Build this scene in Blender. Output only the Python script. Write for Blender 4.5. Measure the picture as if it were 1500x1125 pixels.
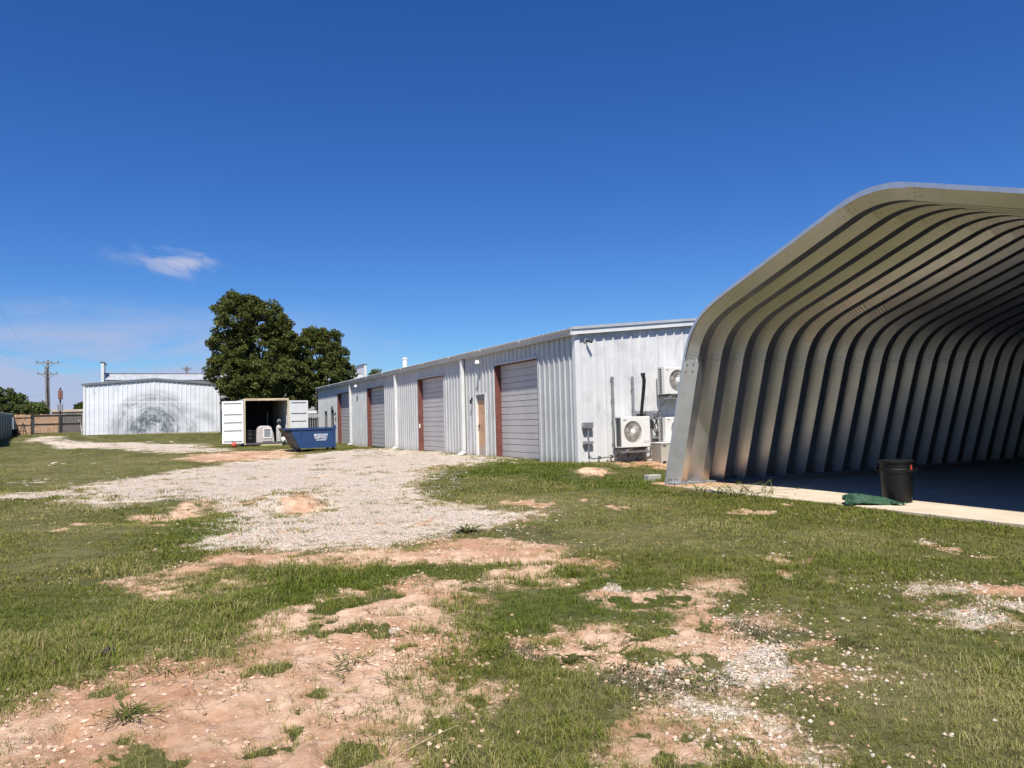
import bpy, math, random
import numpy as np
from mathutils import Vector, Matrix
random.seed(7); rng = np.random.default_rng(7)
SC = bpy.context.scene; COL = SC.collection
for _o in list(bpy.data.objects): bpy.data.objects.remove(_o)

# ------------------------------------------------------------------ camera
FPX, CX, CY = 1112.0, 750.0, 562.5            # focal length and centre in photograph pixels
ROLL, HOR = math.radians(1.5), 613.0
EYE = np.array([0.0, 0.0, 1.6])
PITCH = math.atan((HOR - CY) * math.cos(ROLL) / FPX)
_F = np.array([0, math.cos(PITCH), math.sin(PITCH)]); _U0 = np.array([0, -math.sin(PITCH), math.cos(PITCH)]); _R0 = np.array([1.0, 0, 0])
_R = _R0 * math.cos(ROLL) - _U0 * math.sin(ROLL); _U = _U0 * math.cos(ROLL) + _R0 * math.sin(ROLL)
cam = bpy.data.cameras.new('camera'); camo = bpy.data.objects.new('camera', cam); COL.objects.link(camo)
cam.sensor_width = 36; cam.lens = 36 * FPX / 1500; cam.clip_end = 4000; cam.clip_start = 0.05
M4 = Matrix.Identity(4)
for i in range(3):
    M4[i][0] = _R[i]; M4[i][1] = _U[i]; M4[i][2] = -_F[i]; M4[i][3] = EYE[i]
camo.matrix_world = M4
SC.camera = camo
SC.cycles.max_bounces = 7; SC.cycles.diffuse_bounces = 4; SC.cycles.glossy_bounces = 4; SC.cycles.transmission_bounces = 3; SC.cycles.caustics_reflective = False; SC.cycles.caustics_refractive = False
def ray(x, y):
    d = _F + _R * (x - CX) / FPX + _U * (CY - y) / FPX
    return d / d[1]
def at(x, y, D): return EYE + ray(x, y) * D     # the point at ground distance D seen in that direction

# ------------------------------------------------------------------ yard axes, sun, sky
PHI = math.radians(25.7)
W = np.array([-math.sin(PHI), math.cos(PHI), 0]); A = np.array([math.cos(PHI), math.sin(PHI), 0])   # along the sheds / across them
SUN_EL, SUN_AL = math.radians(57), math.radians(25.5)
sh = math.cos(SUN_AL) * (-W) + math.sin(SUN_AL) * (-A)
sv = Vector((sh[0] * math.cos(SUN_EL), sh[1] * math.cos(SUN_EL), math.sin(SUN_EL)))
sl = bpy.data.lights.new('sun', 'SUN'); slo = bpy.data.objects.new('sun', sl); COL.objects.link(slo)
sl.energy = 5.0; sl.angle = math.radians(0.53); sl.color = (1.0, 0.95, 0.87)
slo.rotation_euler = sv.to_track_quat('Z', 'Y').to_euler()
slo.location = (0, -20, 60)
SC.view_settings.view_transform = 'Standard'; SC.view_settings.look = 'None'
SC.view_settings.exposure = 0.50; SC.view_settings.gamma = 1.0; SC.view_settings.use_curve_mapping = False

wd = bpy.data.worlds.new('World'); SC.world = wd; wd.use_nodes = True
nt = wd.node_tree; nt.nodes.clear()
class NT:
    """small node-tree helper"""
    def __init__(s, t): s.t = t
    def n(s, typ, **kw):
        nd = s.t.nodes.new(typ)
        for k, v in kw.items():
            if k == 'ins':
                for a, b in v.items():
                    if isinstance(b, bpy.types.NodeSocket): s.t.links.new(b, nd.inputs[a])
                    else: nd.inputs[a].default_value = b
            else: setattr(nd, k, v)
        return nd
    def math(s, op, a, b=None, c=None, clamp=False):
        ins = {0: a}
        if b is not None: ins[1] = b
        if c is not None: ins[2] = c
        return s.n('ShaderNodeMath', operation=op, use_clamp=clamp, ins=ins).outputs[0]
    def mix(s, f, a, b, typ='MIX'):
        nd = s.n('ShaderNodeMix', data_type='RGBA', blend_type=typ)
        for k, v in ((0, f), (6, a), (7, b)):
            if isinstance(v, bpy.types.NodeSocket): s.t.links.new(v, nd.inputs[k])
            else: nd.inputs[k].default_value = v if k == 0 else ((*v, 1) if len(v) == 3 else v)
        return nd.outputs[2]
    def noise(s, vec=None, scale=5, detail=4, rough=0.55, out=0, dist=0.0):
        nd = s.n('ShaderNodeTexNoise', ins={'Scale': scale, 'Detail': detail, 'Roughness': rough, 'Distortion': dist})
        if vec is not None: s.t.links.new(vec, nd.inputs['Vector'])
        return nd.outputs[out]
    def map(s, v, a, b, c=0.0, d=1.0, smooth=True):
        return s.n('ShaderNodeMapRange', interpolation_type='SMOOTHSTEP' if smooth else 'LINEAR', clamp=True,
                   ins={0: v, 1: a, 2: b, 3: c, 4: d}).outputs[0]
    def vscale(s, v, sc):
        return s.n('ShaderNodeMapping', ins={'Vector': v, 'Scale': sc}).outputs[0]
N = NT(nt)
sky = N.n('ShaderNodeTexSky', sky_type='NISHITA', sun_disc=False)
sky.sun_elevation = SUN_EL; sky.sun_rotation = math.pi - math.atan2(sh[0], -sh[1])
sky.altitude = 350; sky.air_density = 1.0; sky.dust_density = 0.2; sky.ozone_density = 4.5
skyc = N.n('ShaderNodeHueSaturation', ins={'Hue': 0.512, 'Saturation': 1.22, 'Value': 1.0, 'Color': sky.outputs[0]}).outputs[0]
skyc = N.mix(1.0, skyc, (0.68, 0.98, 1.22), 'MULTIPLY')       # the deep, clean blue of that day
tc = N.n('ShaderNodeTexCoord').outputs['Generated']
sep = N.n('ShaderNodeSeparateXYZ', ins={0: tc})
el = sep.outputs[2]
# thin cirrus: streaky noise, strongest low over the horizon, and one small wisp
cn = N.noise(N.vscale(tc, (3.0, 3.0, 15.0)), 1.8, 5, 0.55, dist=0.3)
low = N.math('MULTIPLY', N.map(el, 0.165, 0.085), N.map(el, -0.03, 0.01))
left = N.map(sep.outputs[0], -0.10, -0.42)
veil = N.math('MULTIPLY', N.math('MULTIPLY', N.map(cn, 0.24, 0.56), low), N.math('MULTIPLY', left, 0.9))
nn = N.noise(N.vscale(tc, (1.0, 1.0, 2.6)), 13, 7, 0.66, dist=1.3)
def wisp(px, py, rad, amt, th0, th1):
    d = ray(px, py); d = d / np.linalg.norm(d)
    ds = N.n('ShaderNodeVectorMath', operation='DISTANCE', ins={0: N.vscale(tc, (1.0, 1.0, 2.4)), 1: (d[0], d[1], d[2] * 2.4)}).outputs['Value']
    body = N.math('ADD', nn, N.math('MULTIPLY', N.map(ds, rad * 1.5, 0.0), 0.30))
    return N.math('MULTIPLY', N.math('MULTIPLY', N.map(body, th0, th1), N.map(ds, rad * 1.5, rad * 0.5)), amt)
w1 = wisp(268, 384, 0.048, 1.0, 0.56, 0.90)
w2 = wisp(190, 376, 0.04, 0.35, 0.58, 1.0)
w3 = wisp(585, 505, 0.07, 0.22, 0.58, 1.0)
w4 = wisp(35, 459, 0.07, 0.4, 0.58, 1.0)
cl = N.math('MAXIMUM', N.math('MAXIMUM', veil, w1), N.math('MAXIMUM', w2, N.math('MAXIMUM', w3, w4)))
skyf = N.mix(cl, skyc, (4.7, 5.3, 7.6))
bg = N.n('ShaderNodeBackground', ins={'Color': skyf, 'Strength': 0.068})
N.n('ShaderNodeOutputWorld', ins={'Surface': bg.outputs[0]})

# ------------------------------------------------------------------ mesh helpers
class MB:
    def __init__(s): s.v = []; s.f = []; s.m = []; s.mi = 0
    def add(s, vs, fs):
        n = len(s.v); s.v += [tuple(map(float, p)) for p in vs]
        s.f += [tuple(i + n for i in f) for f in fs]; s.m += [s.mi] * len(fs); return s
    def box(s, x0, x1, y0, y1, z0, z1):
        return s.add([(x0,y0,z0),(x1,y0,z0),(x1,y1,z0),(x0,y1,z0),(x0,y0,z1),(x1,y0,z1),(x1,y1,z1),(x0,y1,z1)],
                     [(0,3,2,1),(4,5,6,7),(0,1,5,4),(1,2,6,5),(2,3,7,6),(3,0,4,7)])
    def bbox(s, x0, x1, y0, y1, z0, z1, b):
        """box with chamfered edges"""
        vs = []; idx = {}
        for ix, X in enumerate((x0, x1)):
            for iy, Y in enumerate((y0, y1)):
                for iz, Z in enumerate((z0, z1)):
                    sx, sy, sz = (1 - 2 * ix), (1 - 2 * iy), (1 - 2 * iz)
                    for k, off in enumerate(((0, sy * b, sz * b), (sx * b, 0, sz * b), (sx * b, sy * b, 0))):
                        idx[ix, iy, iz, k] = len(vs); vs.append((X + off[0], Y + off[1], Z + off[2]))
        fs = []
        g = lambda *a: idx[a]
        for i in (0, 1):
            q = [g(i,0,0,0), g(i,1,0,0), g(i,1,1,0), g(i,0,1,0)]; fs.append(q if i else q[::-1])
            q = [g(0,i,0,1), g(0,i,1,1), g(1,i,1,1), g(1,i,0,1)]; fs.append(q if i else q[::-1])
            q = [g(0,0,i,2), g(1,0,i,2), g(1,1,i,2), g(0,1,i,2)]; fs.append(q if i else q[::-1])
        for i in (0, 1):
            for j in (0, 1):
                fs.append((g(i,j,0,0), g(i,j,1,0), g(i,j,1,1), g(i,j,0,1)))
                fs.append((g(i,0,j,0), g(i,1,j,0), g(i,1,j,2), g(i,0,j,2)))
                fs.append((g(0,i,j,1), g(1,i,j,1), g(1,i,j,2), g(0,i,j,2)))
                for k in (0, 1): fs.append((g(i,j,k,0), g(i,j,k,1), g(i,j,k,2)))
        return s.add(vs, fs)
    def tube(s, pts, r, n=8, cap=True):
        pts = [np.array(p, float) for p in pts]; rs = r if hasattr(r, '__len__') else [r] * len(pts)
        vs = []; up = np.array([0.13, 0.31, 0.94])
        for i, p in enumerate(pts):
            t = pts[min(i + 1, len(pts) - 1)] - pts[max(i - 1, 0)]; t = t / (np.linalg.norm(t) + 1e-9)
            if abs(t @ up) > 0.97: u0 = np.array([1.0, 0.1, 0])
            else: u0 = up
            a = np.cross(t, u0); a /= np.linalg.norm(a); b = np.cross(t, a)
            for k in range(n):
                th = 2 * math.pi * k / n; vs.append(p + rs[i] * (a * math.cos(th) + b * math.sin(th)))
        fs = []
        for i in range(len(pts) - 1):
            for k in range(n):
                k2 = (k + 1) % n; fs.append((i*n+k, i*n+k2, (i+1)*n+k2, (i+1)*n+k))
        if cap: fs += [tuple(range(n))[::-1], tuple((len(pts)-1)*n + k for k in range(n))]
        return s.add(vs, fs)
    def lathe(s, prof, c=(0, 0, 0), n=24, axis='z', cap=True):
        vs = []; fs = []
        for r, h in prof:
            for k in range(n):
                th = 2 * math.pi * k / n; p = (r * math.cos(th), r * math.sin(th), h)
                if axis == 'y': p = (p[0], p[2], p[1])
                if axis == 'x': p = (p[2], p[0], p[1])
                vs.append((c[0] + p[0], c[1] + p[1], c[2] + p[2]))
        for i in range(len(prof) - 1):
            for k in range(n):
                k2 = (k + 1) % n; fs.append((i*n+k, i*n+k2, (i+1)*n+k2, (i+1)*n+k))
        if cap: fs += [tuple(range(n))[::-1], tuple((len(prof)-1)*n + k for k in range(n))]
        return s.add(vs, fs)
    def prism(s, poly, fn0, fn1):
        """poly: list of 2d points; fn0/fn1 map to 3d for the two ends"""
        n = len(poly); vs = [fn0(*p) for p in poly] + [fn1(*p) for p in poly]
        fs = [tuple(range(n))[::-1], tuple(range(n, 2 * n))] + [(i, (i+1) % n, (i+1) % n + n, i + n) for i in range(n)]
        return s.add(vs, fs)
    def mesh(s, name, mats, smooth=False):
        me = bpy.data.meshes.new(name); me.from_pydata(s.v, [], s.f)
        for m in (mats if isinstance(mats, (list, tuple)) else [mats]): me.materials.append(m)
        if any(s.m): me.polygons.foreach_set('material_index', s.m)
        if smooth: me.polygons.foreach_set('use_smooth', [True] * len(me.polygons))
        me.update(); return me
    def build(s, name, mats, parent=None, smooth=False):
        return link(name, s.mesh(name, mats, smooth), parent)
def link(name, me, parent=None):
    o = bpy.data.objects.new(name, me); COL.objects.link(o)
    if parent is not None: o.parent = parent
    return o
def tag(o, label=None, cat=None, group=None, kind=None):
    if label: o['label'] = label
    if cat: o['category'] = cat
    if group: o['group'] = group
    if kind: o['kind'] = kind
    return o
def frame(name, loc, xdir, label, cat, group=None):
    """an Empty at loc whose local X points along xdir (horizontal)"""
    o = bpy.data.objects.new(name, None); COL.objects.link(o); o.empty_display_size = 0.2
    o.location = tuple(loc); o.rotation_euler = (0, 0, math.atan2(xdir[1], xdir[0]))
    return tag(o, label, cat, group)
def auto_smooth(o, deg=35):
    me = o.data
    me.polygons.foreach_set('use_smooth', [True] * len(me.polygons))
    try: me.set_sharp_from_angle(angle=math.radians(deg))
    except Exception: pass
    return o

# ------------------------------------------------------------------ materials
def mat(name, col, rough=0.6, metal=0.0, var=0.12, vscale=3.0, streak=0.0, dirt=0.0, dirtcol=(0.25, 0.2, 0.16), bump=0.0, bscale=60.0, spec=0.5, coat=0.0, extra=None):
    m = bpy.data.materials.new(name); m.use_nodes = True; t = NT(m.node_tree); m.node_tree.nodes.clear()
    oc = t.n('ShaderNodeTexCoord').outputs['Object']
    c = t.mix(t.map(t.noise(oc, vscale, 5, 0.6), 0.25, 0.75), [x * (1 - var) for x in col], [min(1, x * (1 + var)) for x in col])
    if streak:
        sn = t.noise(t.vscale(oc, (6, 6, 0.35)), 1.6, 6, 0.65)
        c = t.mix(t.math('MULTIPLY', t.map(sn, 0.5, 0.78), streak), c, [x * 0.45 for x in col])
    if dirt:
        dn = t.noise(oc, vscale * 1.7, 7, 0.68, dist=0.6)
        c = t.mix(t.math('MULTIPLY', t.map(dn, 0.52, 0.75), dirt), c, dirtcol)
    if extra: c = extra(t, oc, c)
    rn = t.map(t.noise(oc, vscale * 2.3, 4, 0.6), 0.2, 0.8, max(0.04, rough - 0.08), min(1, rough + 0.1), False)
    p = t.n('ShaderNodeBsdfPrincipled', ins={'Base Color': c, 'Roughness': rn, 'Metallic': metal, 'Specular IOR Level': spec, 'Coat Weight': coat})
    if bump:
        b = t.n('ShaderNodeBump', ins={'Strength': bump, 'Distance': 0.02, 'Height': t.noise(oc, bscale, 5, 0.65)})
        m.node_tree.links.new(b.outputs[0], p.inputs['Normal'])
    t.n('ShaderNodeOutputMaterial', ins={'Surface': p.outputs[0]})
    return m
def rust_low(h, col=(0.42, 0.19, 0.08), amt=0.8):
    """iron-red soil splashed on the lowest part of a wall"""
    def f(t, oc, c):
        z = t.n('ShaderNodeSeparateXYZ', ins={0: oc}).outputs[2]
        n = t.noise(t.vscale(oc, (1, 1, 0.5)), 2.6, 5, 0.6)
        zz = t.math('ADD', z, t.math('MULTIPLY', t.math('SUBTRACT', n, 0.5), -h * 1.6))
        return t.mix(t.math('MULTIPLY', t.map(zz, h, -0.05), amt), c, col)
    return f
def chalky(t, oc, c):
    """chalked, patchy zinc on the end wall: greyer worn bands at mid height"""
    z = t.n('ShaderNodeSeparateXYZ', ins={0: oc}).outputs[2]
    n = t.noise(t.vscale(oc, (1.2, 1.2, 0.8)), 1.5, 6, 0.7, dist=0.8)
    n2 = t.noise(t.vscale(oc, (9, 9, 0.6)), 1.2, 5, 0.6)
    c = t.mix(t.math('MULTIPLY', t.map(n, 0.46, 0.72), t.math('MULTIPLY', t.map(z, 0.4, 1.6), 0.5)), c, (0.40, 0.40, 0.41))
    return t.mix(t.math('MULTIPLY', t.map(n2, 0.5, 0.75), 0.35), c, (0.50, 0.50, 0.52))
def swirls(t, oc, c):
    """big arc-shaped scrub marks on the white gable wall"""
    s = t.n('ShaderNodeSeparateXYZ', ins={0: oc}); x = s.outputs[0]; z = s.outputs[2]
    def arc(cx, cz, r0, r1, r2, r3, amt, seed):
        dx = t.math('SUBTRACT', x, cx); dz = t.math('SUBTRACT', z, cz)
        r = t.math('SQRT', t.math('ADD', t.math('MULTIPLY', dx, dx), t.math('MULTIPLY', dz, dz)))
        th = t.math('ARCTAN2', dz, dx)
        r = t.math('ADD', r, t.math('MULTIPLY', t.math('SUBTRACT', t.noise(oc, 0.9, 5, 0.65), 0.5), 0.7))
        v = t.n('ShaderNodeCombineXYZ', ins={0: t.math('MULTIPLY', r, 4.0), 1: t.math('MULTIPLY', th, 1.6), 2: seed}).outputs[0]
        n = t.map(t.noise(v, 1.0, 7, 0.72), 0.22, 0.72)
        patch = t.map(t.noise(oc, 0.8, 4, 0.6), 0.28, 0.52)
        band = t.math('MULTIPLY', t.map(r, r0, r1), t.map(r, r3, r2))
        return t.math('MULTIPLY', t.math('MULTIPLY', n, band), t.math('MULTIPLY', patch, amt))
    a1 = arc(4.5, 0.2, -0.6, 0.9, 1.3, 2.5, 1.0, 1.0)
    a2 = arc(4.5, 0.2, 1.7, 2.4, 2.5, 3.4, 0.6, 4.0)
    a3 = arc(7.2, -0.4, 1.4, 1.7, 1.9, 2.5, 0.4, 7.0)
    m_ = t.math('MAXIMUM', a1, t.math('MAXIMUM', a2, a3))
    c = t.mix(t.math('MULTIPLY', m_, 1.35, clamp=True), c, (0.13, 0.15, 0.165))
    pat = t.noise(t.vscale(oc, (1, 1, 0.7)), 1.0, 5, 0.6)
    c = t.mix(t.math('MULTIPLY', t.map(pat, 0.5, 0.7), 0.35), c, (0.42, 0.43, 0.47))
    g = t.math('ABSOLUTE', t.math('SUBTRACT', z, 2.42))
    return t.mix(t.math('MULTIPLY', t.map(g, 0.11, 0.02), 0.5), c, (0.85, 0.86, 0.88))
M = {}
M['zinc_long'] = mat('aged_white_zinc', (0.535, 0.54, 0.525), 0.45, 0.3, 0.08, 1.2, streak=0.35, dirt=0.1, extra=rust_low(0.22, (0.36, 0.3, 0.24), 0.5))
M['zinc_end'] = mat('chalky_zinc', (0.69, 0.69, 0.68), 0.5, 0.1, 0.05, 1.2, streak=0.25, extra=chalky)
M['white_wall'] = mat('white_gable', (0.76, 0.78, 0.81), 0.5, 0.2, 0.06, 1.0, extra=swirls)
M['trim'] = mat('grey_trim', (0.50, 0.515, 0.53), 0.45, 0.3, 0.08, 2.0, streak=0.25)
M['trim_white'] = mat('white_trim', (0.72, 0.72, 0.70), 0.45, 0.1, 0.06, 2.0, streak=0.25)
M['trim_dark'] = mat('dark_grey_trim', (0.17, 0.185, 0.20), 0.5, 0.1, 0.1, 2.0)
M['roof'] = mat('roof_zinc', (0.62, 0.63, 0.64), 0.4, 0.5, 0.1, 1.0, streak=0.2)
M['red'] = mat('red_oxide_steel', (0.15, 0.050, 0.038), 0.6, 0.0, 0.2, 4.0, dirt=0.25, dirtcol=(0.3, 0.14, 0.1))
M['ovdoor'] = mat('door_grey', (0.50, 0.485, 0.475), 0.45, 0.15, 0.07, 1.5, streak=0.22, dirt=0.12)
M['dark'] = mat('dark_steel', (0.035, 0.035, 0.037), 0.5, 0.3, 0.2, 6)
M['black'] = mat('black_plastic', (0.006, 0.006, 0.0065), 0.5, 0, 0.25, 6, dirt=0.15, dirtcol=(0.03, 0.028, 0.025), spec=0.35)
M['glass'] = mat('dark_glass', (0.03, 0.035, 0.04), 0.12, 0, 0.2, 2)
M['ply'] = mat('plywood', (0.50, 0.31, 0.18), 0.75, 0, 0.16, 2.0, streak=0.5, dirt=0.3, dirtcol=(0.55, 0.42, 0.32), extra=rust_low(0.5, (0.36, 0.36, 0.34), 0.9))
M['white'] = mat('white_paint', (0.80, 0.79, 0.76), 0.45, 0, 0.04, 3.0, dirt=0.08)
M['ac_white'] = mat('ac_casing', (0.76, 0.745, 0.70), 0.4, 0, 0.04, 3.0, dirt=0.10, dirtcol=(0.5, 0.45, 0.38))
M['ac_beige'] = mat('beige_casing', (0.47, 0.445, 0.38), 0.45, 0, 0.06, 3.0, dirt=0.15)
M['ac_fin'] = mat('dark_fins', (0.05, 0.055, 0.06), 0.55, 0.3, 0.3, 30)
M['grille'] = mat('grey_grille', (0.58, 0.55, 0.49), 0.5, 0.1, 0.1, 8)
M['fan_well'] = mat('fan_well', (0.20, 0.185, 0.165), 0.6, 0, 0.2, 8)
M['conduit'] = mat('zinc_conduit', (0.34, 0.345, 0.35), 0.4, 0.6, 0.12, 8)
M['dumpster'] = mat('blue_paint', (0.016, 0.050, 0.145), 0.45, 0, 0.15, 2.5, streak=0.35, dirt=0.16, dirtcol=(0.10, 0.10, 0.12))
M['shaded_end'] = mat('shade_dark_steel', (0.035, 0.032, 0.034), 0.6, 0.1, 0.4, 5, dirt=0.3, dirtcol=(0.09, 0.06, 0.045))  # shade of the dumpster's sloped end put into a near-black colour
M['letter'] = mat('white_letters', (0.75, 0.77, 0.8), 0.6, 0, 0.08, 20)
M['cream'] = mat('cream_paint', (0.62, 0.52, 0.33), 0.55, 0, 0.08, 4, dirt=0.25, dirtcol=(0.3, 0.17, 0.08))
M['cont_white'] = mat('container_white', (0.78, 0.78, 0.77), 0.5, 0, 0.05, 2, dirt=0.1, dirtcol=(0.45, 0.33, 0.25))
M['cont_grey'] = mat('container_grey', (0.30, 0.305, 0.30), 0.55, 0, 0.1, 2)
M['cont_sunlit'] = mat('container_sunlit', (0.55, 0.55, 0.54), 0.6, 0, 0.1, 2)  # right inner wall only: its sunlight put into a lighter colour
M['cont_dark'] = mat('container_dark', (0.07, 0.07, 0.07), 0.7, 0, 0.15, 2)  # shade inside the container put into a dark colour; also on the sill
M['plank'] = mat('raw_plank', (0.52, 0.42, 0.24), 0.75, 0, 0.15, 8)
M['wood_new'] = mat('cedar_boards', (0.40, 0.25, 0.15), 0.8, 0, 0.35, 5, streak=0.5)
M['wood_old'] = mat('grey_boards', (0.12, 0.105, 0.10), 0.85, 0, 0.3, 5, streak=0.5)
M['pole'] = mat('pole_wood', (0.25, 0.215, 0.18), 0.85, 0, 0.2, 4, streak=0.5)
M['bark'] = mat('bark', (0.09, 0.075, 0.06), 0.9, 0, 0.35, 9, bump=0.8, bscale=20)
M['green_screen'] = mat('green_screen', (0.085, 0.135, 0.115), 0.8, 0, 0.15, 3, streak=0.4)
M['tan_wall'] = mat('tan_wall', (0.50, 0.41, 0.32), 0.8, 0, 0.1, 1)
M['grey_wall'] = mat('grey_wall', (0.37, 0.365, 0.35), 0.6, 0.1, 0.06, 1, streak=0.2)
M['concrete_foot'] = mat('footing', (0.42, 0.36, 0.29), 0.85, 0, 0.15, 4, bump=0.4)
M['dog'] = mat('dog_house_plastic', (0.50, 0.44, 0.41), 0.55, 0, 0.07, 3, dirt=0.15)
M['cyl'] = mat('cylinder_grey', (0.42, 0.41, 0.37), 0.45, 0.1, 0.1, 4, streak=0.3)
M['chrome'] = mat('polished_steel', (0.8, 0.8, 0.8), 0.12, 1.0, 0.03, 5)
M['ball'] = mat('red_ball', (0.62, 0.09, 0.06), 0.5, 0, 0.12, 12)
M['rusty'] = mat('rusty_box', (0.20, 0.085, 0.06), 0.7, 0, 0.3, 6)
M['grey_box'] = mat('grey_box', (0.25, 0.26, 0.27), 0.6, 0.2, 0.15, 6)
M['tarp'] = mat('green_tarp', (0.012, 0.058, 0.025), 0.65, 0, 0.3, 10, dirt=0.4, dirtcol=(0.07, 0.085, 0.05), bump=0.3, bscale=90)
M['redlabel'] = mat('red_label', (0.5, 0.06, 0.04), 0.5, 0, 0.1, 20)
M['bolt'] = mat('bolt_steel', (0.10, 0.09, 0.08), 0.5, 0.5, 0.2, 30)
M['galv'] = mat('galvalume', (0.635, 0.64, 0.635), 0.36, 0.93, 0.06, 1.2, streak=0.08, dirt=0.05, dirtcol=(0.40, 0.30, 0.20), extra=rust_low(0.45, (0.45, 0.22, 0.10), 0.4))
M['galv_trim'] = mat('galvalume_trim', (0.66, 0.68, 0.70), 0.36, 0.65, 0.08, 5)
M['stone_block'] = mat('block_concrete', (0.36, 0.36, 0.31), 0.9, 0, 0.15, 12, bump=0.4)

def foliage(name, c1, c2, c3, trans=0.25):
    m = bpy.data.materials.new(name); m.use_nodes = True; t = NT(m.node_tree); m.node_tree.nodes.clear()
    r = t.n('ShaderNodeAttribute', attribute_name='tone').outputs['Fac']
    c = t.mix(t.map(r, 0.0, 0.6, smooth=False), c1, c2); c = t.mix(t.map(r, 0.7, 1.0, smooth=False), c, c3)
    d = t.n('ShaderNodeBsdfPrincipled', ins={'Base Color': c, 'Roughness': 0.7, 'Specular IOR Level': 0.15})
    tr = t.n('ShaderNodeBsdfTranslucent', ins={'Color': c})
    mx = t.n('ShaderNodeMixShader', ins={0: trans, 1: d.outputs[0], 2: tr.outputs[0]})
    t.n('ShaderNodeOutputMaterial', ins={'Surface': mx.outputs[0]})
    return m
M['leaf'] = foliage('oak_leaf', (0.055, 0.072, 0.017), (0.112, 0.126, 0.030), (0.20, 0.20, 0.065))
M['leaf2'] = foliage('brush_leaf', (0.06, 0.082, 0.022), (0.115, 0.145, 0.042), (0.18, 0.19, 0.07))
M['weed'] = foliage('weed_blade', (0.065, 0.082, 0.014), (0.12, 0.14, 0.028), (0.28, 0.25, 0.09), 0.25)
M['weed_dark'] = foliage('dark_weed', (0.058, 0.064, 0.020), (0.09, 0.098, 0.030), (0.19, 0.16, 0.07), 0.2)

# ------------------------------------------------------------------ terrain
_tab = rng.random((8, 256, 256))
def vnoise(x, y, s=0):
    x = np.asarray(x, float); y = np.asarray(y, float)
    xi = np.floor(x).astype(int); yi = np.floor(y).astype(int); fx = x - xi; fy = y - yi
    fx = fx * fx * (3 - 2 * fx); fy = fy * fy * (3 - 2 * fy); T = _tab[s % 8]
    a = T[xi & 255, yi & 255]; b = T[(xi + 1) & 255, yi & 255]; c = T[xi & 255, (yi + 1) & 255]; d = T[(xi + 1) & 255, (yi + 1) & 255]
    return (a * (1 - fx) + b * fx) * (1 - fy) + (c * (1 - fx) + d * fx) * fy
def fbm(x, y, f, o=4, s=0, g=0.5):
    r = 0; amp = 1; tot = 0
    for i in range(o):
        r = r + amp * vnoise(x * f + 17.3 * i + 5.1 * s, y * f - 9.7 * i + 3.3 * s, s + i); tot += amp; amp *= g; f *= 2.03
    return r / tot
BC = at(848, 678, 20.8)                       # near corner of the long shed, on the ground
SLAB_Z = 0.10
AO = EYE + ray(975, 709) * ((SLAB_Z - 1.6) / ray(975, 709)[2])   # front left foot of the arch
H = -W                                        # along the arch's opening, towards the right
CP = [(0,0,0),(-5,3,0),(5,3,0),(-12,4,.0),(12,4,0),(0,7,0),(-6,8,0),(-12,11,.05),(0,11,.02),(-5,13,.06),(1,14.5,.08),(-1,18,.16),(-9,18,.15),(-16,16,.12),(-22,22,.3),(0,-25,0),(-30,-10,0),(30,-10,0)]
def cp(p, z): CP.append((p[0], p[1], z))
for u in (-1.0, 0, 1.5, 3, 4.5, 6, 8, 10): cp(AO + H * u - A * 0.15, 0.055)
for u in (0, 4, 8): cp(AO + H * u + A * 8, 0.0)
cp(AO + H * (-1.2) + A * 1.5, 0.12); cp(AO + H * (-1.4) + A * 6, 0.12); cp(AO + H * (-1.3) + A * 14, 0.12)
for s_ in (0, 4, 8, 12, 16, 20, 24, 28, 32, 35): cp(BC + W * s_ - A * 0.1, BC[2] + 0.03 - 0.17 * s_ / 35)
for e_ in (0.6, 1.5, 2.6, 4, 7, 12): cp(BC + A * e_ - W * 0.05, BC[2] + 0.01 - 0.03 * min(e_, 3))
cp(BC - W * 1.5 + A * 1, 0.2); cp(BC - W * 2.2 + A * 2, 0.12); cp(BC - W * 1.0 - A * 1.5, 0.27)
CONT = np.array([-15.03, 42.5, 0.50])
for e_, d_ in ((-1.5, -1), (0, -0.5), (1.2, -0.5), (2.5, -0.5), (4, -0.5), (1.2, 6), (-1, 6)): cp(CONT + A * e_ + W * d_, 0.44 + 0.02 * max(d_, 0))
for p_, D_ in (((436, 664), 34.3), ((489, 660), 35), ((343, 656), 41)): q = at(*p_, D_); cp(q, q[2])
LB = np.array([-30.66, 54.3, 1.10])
for e_ in (-1, 1, 3, 5, 7, 9, 10.5): cp(LB + A * e_ - W * 0.3, 1.2 - 0.012 * e_)
for e_ in (0, 9): cp(LB + A * e_ + W * 10, 1.25)
for p_, D_ in (((0, 645), 50), ((20, 638), 66), ((88, 634), 67.5), ((120, 633), 68.3), ((326, 634), 73.4), ((180, 648), 50), ((300, 650), 49), ((60, 660), 44), ((10, 690), 33)):
    q = at(*p_, D_); cp(q, q[2])
for p_ in ((-60, 80, 1.3), (-30, 90, 1.2), (-10, 95, 1.1), (-60, 50, 1.0), (-45, 30, .6), (30, 60, .4), (60, 30, .2), (-120, 150, 1.3), (0, 200, 1.3), (150, 150, 1.2), (-300, 300, 1.3), (300, 300, 1.3), (0, 500, 1.3)): CP.append(p_)
CP = np.array(CP)
def terr(x, y):
    x = np.asarray(x, float); y = np.asarray(y, float); shp = x.shape; x = x.ravel(); y = y.ravel()
    out = np.empty(len(x))
    for i in range(0, len(x), 20000):
        d2 = (x[i:i+20000, None] - CP[None, :, 0]) ** 2 + (y[i:i+20000, None] - CP[None, :, 1]) ** 2
        w = 1.0 / (d2 + 0.35) ** 1.5
        out[i:i+20000] = (w * CP[None, :, 2]).sum(1) / w.sum(1)
    return out.reshape(shp)
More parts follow.
